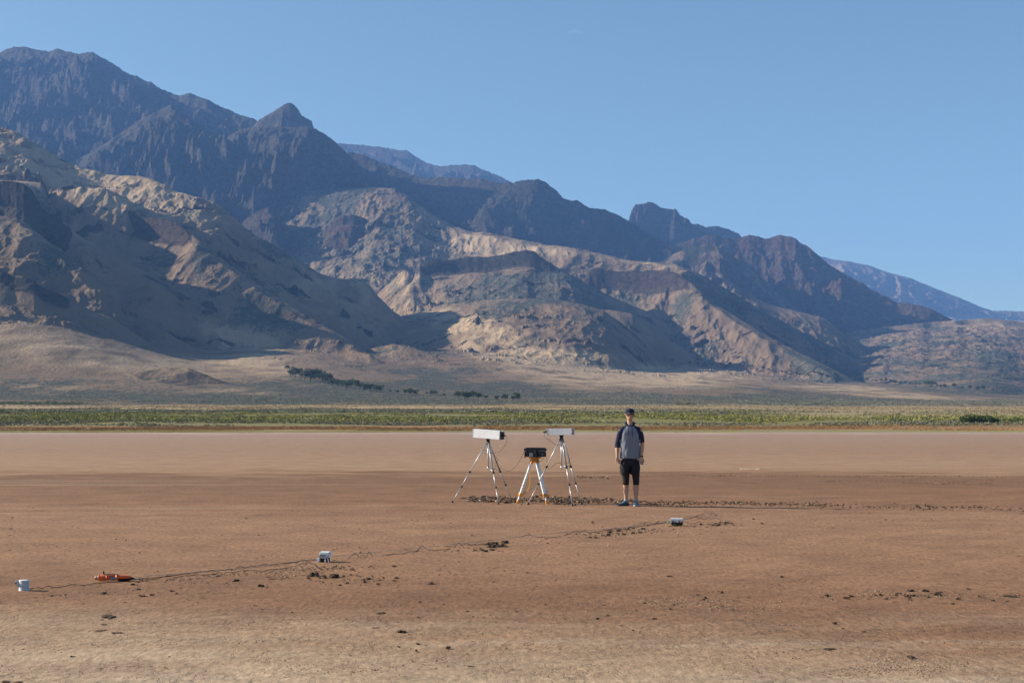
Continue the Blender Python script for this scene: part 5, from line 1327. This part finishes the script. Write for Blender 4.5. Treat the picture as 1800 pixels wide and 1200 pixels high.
def churned():
    r = np.random.default_rng(77); cx, cy, w = [], [], []
    def row(n, x0, x1, y0, y1, sy, wmin, wmax):
        t = r.random(n); cx.append(x0 + (x1 - x0) * t + r.normal(size=n) * 2); cy.append(y0 + (y1 - y0) * t + r.normal(size=n) * sy); w.append(r.uniform(wmin, wmax, n))
    row(420, 822, 900, 877.5, 879.5, 2.1, 2.5, 8); row(60, 808, 830, 876, 877, .9, 2, 5)
    row(260, 885, 935, 878.5, 879.5, 2.0, 2.5, 6.5); row(520, 932, 1032, 878.5, 880.5, 2.6, 2.5, 7.5)
    row(60, 850, 885, 874, 874.5, 1.0, 3, 7); row(120, 960, 1010, 875.5, 876, 1.2, 3, 7)
    row(200, 1030, 1110, 879, 880.5, 2.0, 2, 5.5); row(130, 1040, 1075, 877, 878, 1.0, 2.5, 5)
    row(320, 1110, 1300, 882, 884.5, 1.6, 2, 5.5); row(110, 1130, 1260, 887, 889, 1.2, 2, 4.5)
    row(260, 1290, 1450, 885, 888, 1.7, 1.8, 5); row(240, 1420, 1640, 887, 893, 2.3, 1.6, 4.5); row(230, 1600, 1830, 891, 896, 2.2, 1.6, 5)
    row(40, 1015, 1070, 838, 839.5, 1.0, 2, 5)
    row(110, 1120, 1800, 836, 838, .8, 1.5, 3.5); row(150, 1450, 1750, 846, 849, 2.0, 1.2, 3)
    # scuffed mud along the wires
    row(150, 290, 470, 1018, 1008, 3.5, 1.3, 3.6); row(260, 470, 660, 1008, 998, 5.5, 1.3, 4.2); row(120, 600, 800, 1020, 1008, 5, 1.2, 3.2)
    row(120, 780, 890, 967, 958, 2.5, 1.5, 4); row(170, 985, 1160, 943, 928, 3, 1.3, 3.6); row(120, 1130, 1290, 930, 919, 3, 1.3, 3.4)
    row(60, 60, 260, 1046, 1040, 4, 1.2, 3.2); row(110, 1420, 1800, 1050, 1046, 3.5, 1.3, 3.6)
    cx, cy, w = map(np.concatenate, (cx, cy, w)); n = len(cx)
    mi = (r.random(n) < .42).astype(int); mi[r.random(n) < .05] = 2
    lumps("churned_mud", "dark churned mud in a line under the tripods and scuffed along the wires", cx, cy, w, [MUD_D, MUD_B, MUD_P], mi, 5)
churned()
def crumbs():
    r = np.random.default_rng(91)
    n = 15000
    cx = r.uniform(-60, 1860, n); cy = 890 + 330 * r.random(n) ** .8
    w = r.uniform(.9, 2.6, n) * (1 + 1.2 * r.random(n) ** 8)
    m = fbm(cx / 130, cy / 22, 4)
    keep = m + r.normal(size=n) * .35 > -.05
    cx, cy, w = cx[keep], cy[keep], w[keep]
    # flakes right of centre and on the crusted corner
    fl = [(1190, 1058, 70, 10, 320), (1260, 1068, 110, 14, 260), (1450, 1065, 130, 14, 220), (1500, 1170, 150, 18, 700), (1640, 1175, 140, 16, 500), (1220, 1118, 120, 12, 140), (560, 1000, 90, 9, 200), (1040, 942, 60, 4, 120), (1160, 932, 60, 6, 160), (1560, 1045, 110, 8, 260)]
    ex, ey, ew = [], [], []
    for x, y, rx, ry, k in fl: ex.append(x + r.normal(size=k) * rx * .6); ey.append(y + r.normal(size=k) * ry * .6); ew.append(r.uniform(1.2, 3.2, k))
    k0 = len(cx); cx = np.concatenate([cx] + ex); cy = np.concatenate([cy] + ey); w = np.concatenate([w] + ew)
    mi = np.zeros(len(cx), int); u = r.random(len(cx)); mi[u < .30] = 1; mi[u > .95] = 2; mi[k0:] = np.where(r.random(len(cx) - k0) < .62, 2, 0)
    ok = cy > 800; lumps("mud_crumbs", "fine crumbs and pale flakes of dry mud over the near lake bed", cx[ok], cy[ok], w[ok], [MUD_B, MUD_D, MUD_P], mi[ok], 6, .55)
crumbs()
# crust patch far off to the right, and the grey mound in the rust grass
def slab():
    p = gnd(1319, 824.2); s = p.y / F
    v = []
    bm = bmesh.new()
    for k in range(7):
        x = (-15 + 5 * k + rng.uniform(-1, 1)) * s
        bmesh.ops.create_icosphere(bm, subdivisions=1, radius=1, matrix=Matrix.Translation((x, rng.uniform(-.1, .1), .006)) @ Matrix.Diagonal((rng.uniform(2, 4) * s, .18, .022, 1)))
    o = from_bm("salt_crust", bm, MUD_P, smooth=False); o.location = p
    tag(o, "short white strip of crust on the pale mud far right of the man", "salt crust")
slab()
def mound():
    Y, x, z = hit(158, 754.5)
    me = clod_mesh(99, 3, .3); m = mud_mat("grey_stone", (.22, .19, .16), (.36, .32, .28)); me.materials.append(m); me.name = "boulder"
    o = bpy.data.objects.new("boulder", me); COL.objects.link(o); o.location = (x, Y, z); o.scale = (.62, .5, .26)
    tag(o, "low grey boulder at the shore grass near the left edge", "boulder")
mound()
# the little cloud: a thin shell of puffs beyond the haze, high up
def cloud():
    m = bpy.data.materials.new("cloud_vapour"); m.use_nodes = True; nt = m.node_tree; nt.nodes.clear()
    o = nt.nodes.new("ShaderNodeOutputMaterial"); v = nt.nodes.new("ShaderNodeVolumePrincipled")
    v.inputs["Color"].default_value = (1, 1, 1, 1)
    n = noise(nt, mapping(nt, position(nt), (1, 1, 1.6)), .012, 5, .65)
    nt.links.new(maprange(nt, n, .46, .68, 0, .0022), v.inputs["Density"]); nt.links.new(v.outputs[0], o.inputs["Volume"])
    bm = bmesh.new()
    c = at(1012, 57, 20000)
    for dx, dz, r_ in ((-70, 5, 45), (-30, 15, 60), (10, -2, 60), (50, 0, 55), (85, -8, 35)):
        ell(bm, Vector((dx, 0, dz)), (r_, 60, 22), sub=2)
    me = fuse(bm, 12, 2); ob = link("cloud", me, m); ob.location = c
    tag(ob, "tiny wisp of white cloud high in the clear sky", "cloud", kind="thing")
cloud()
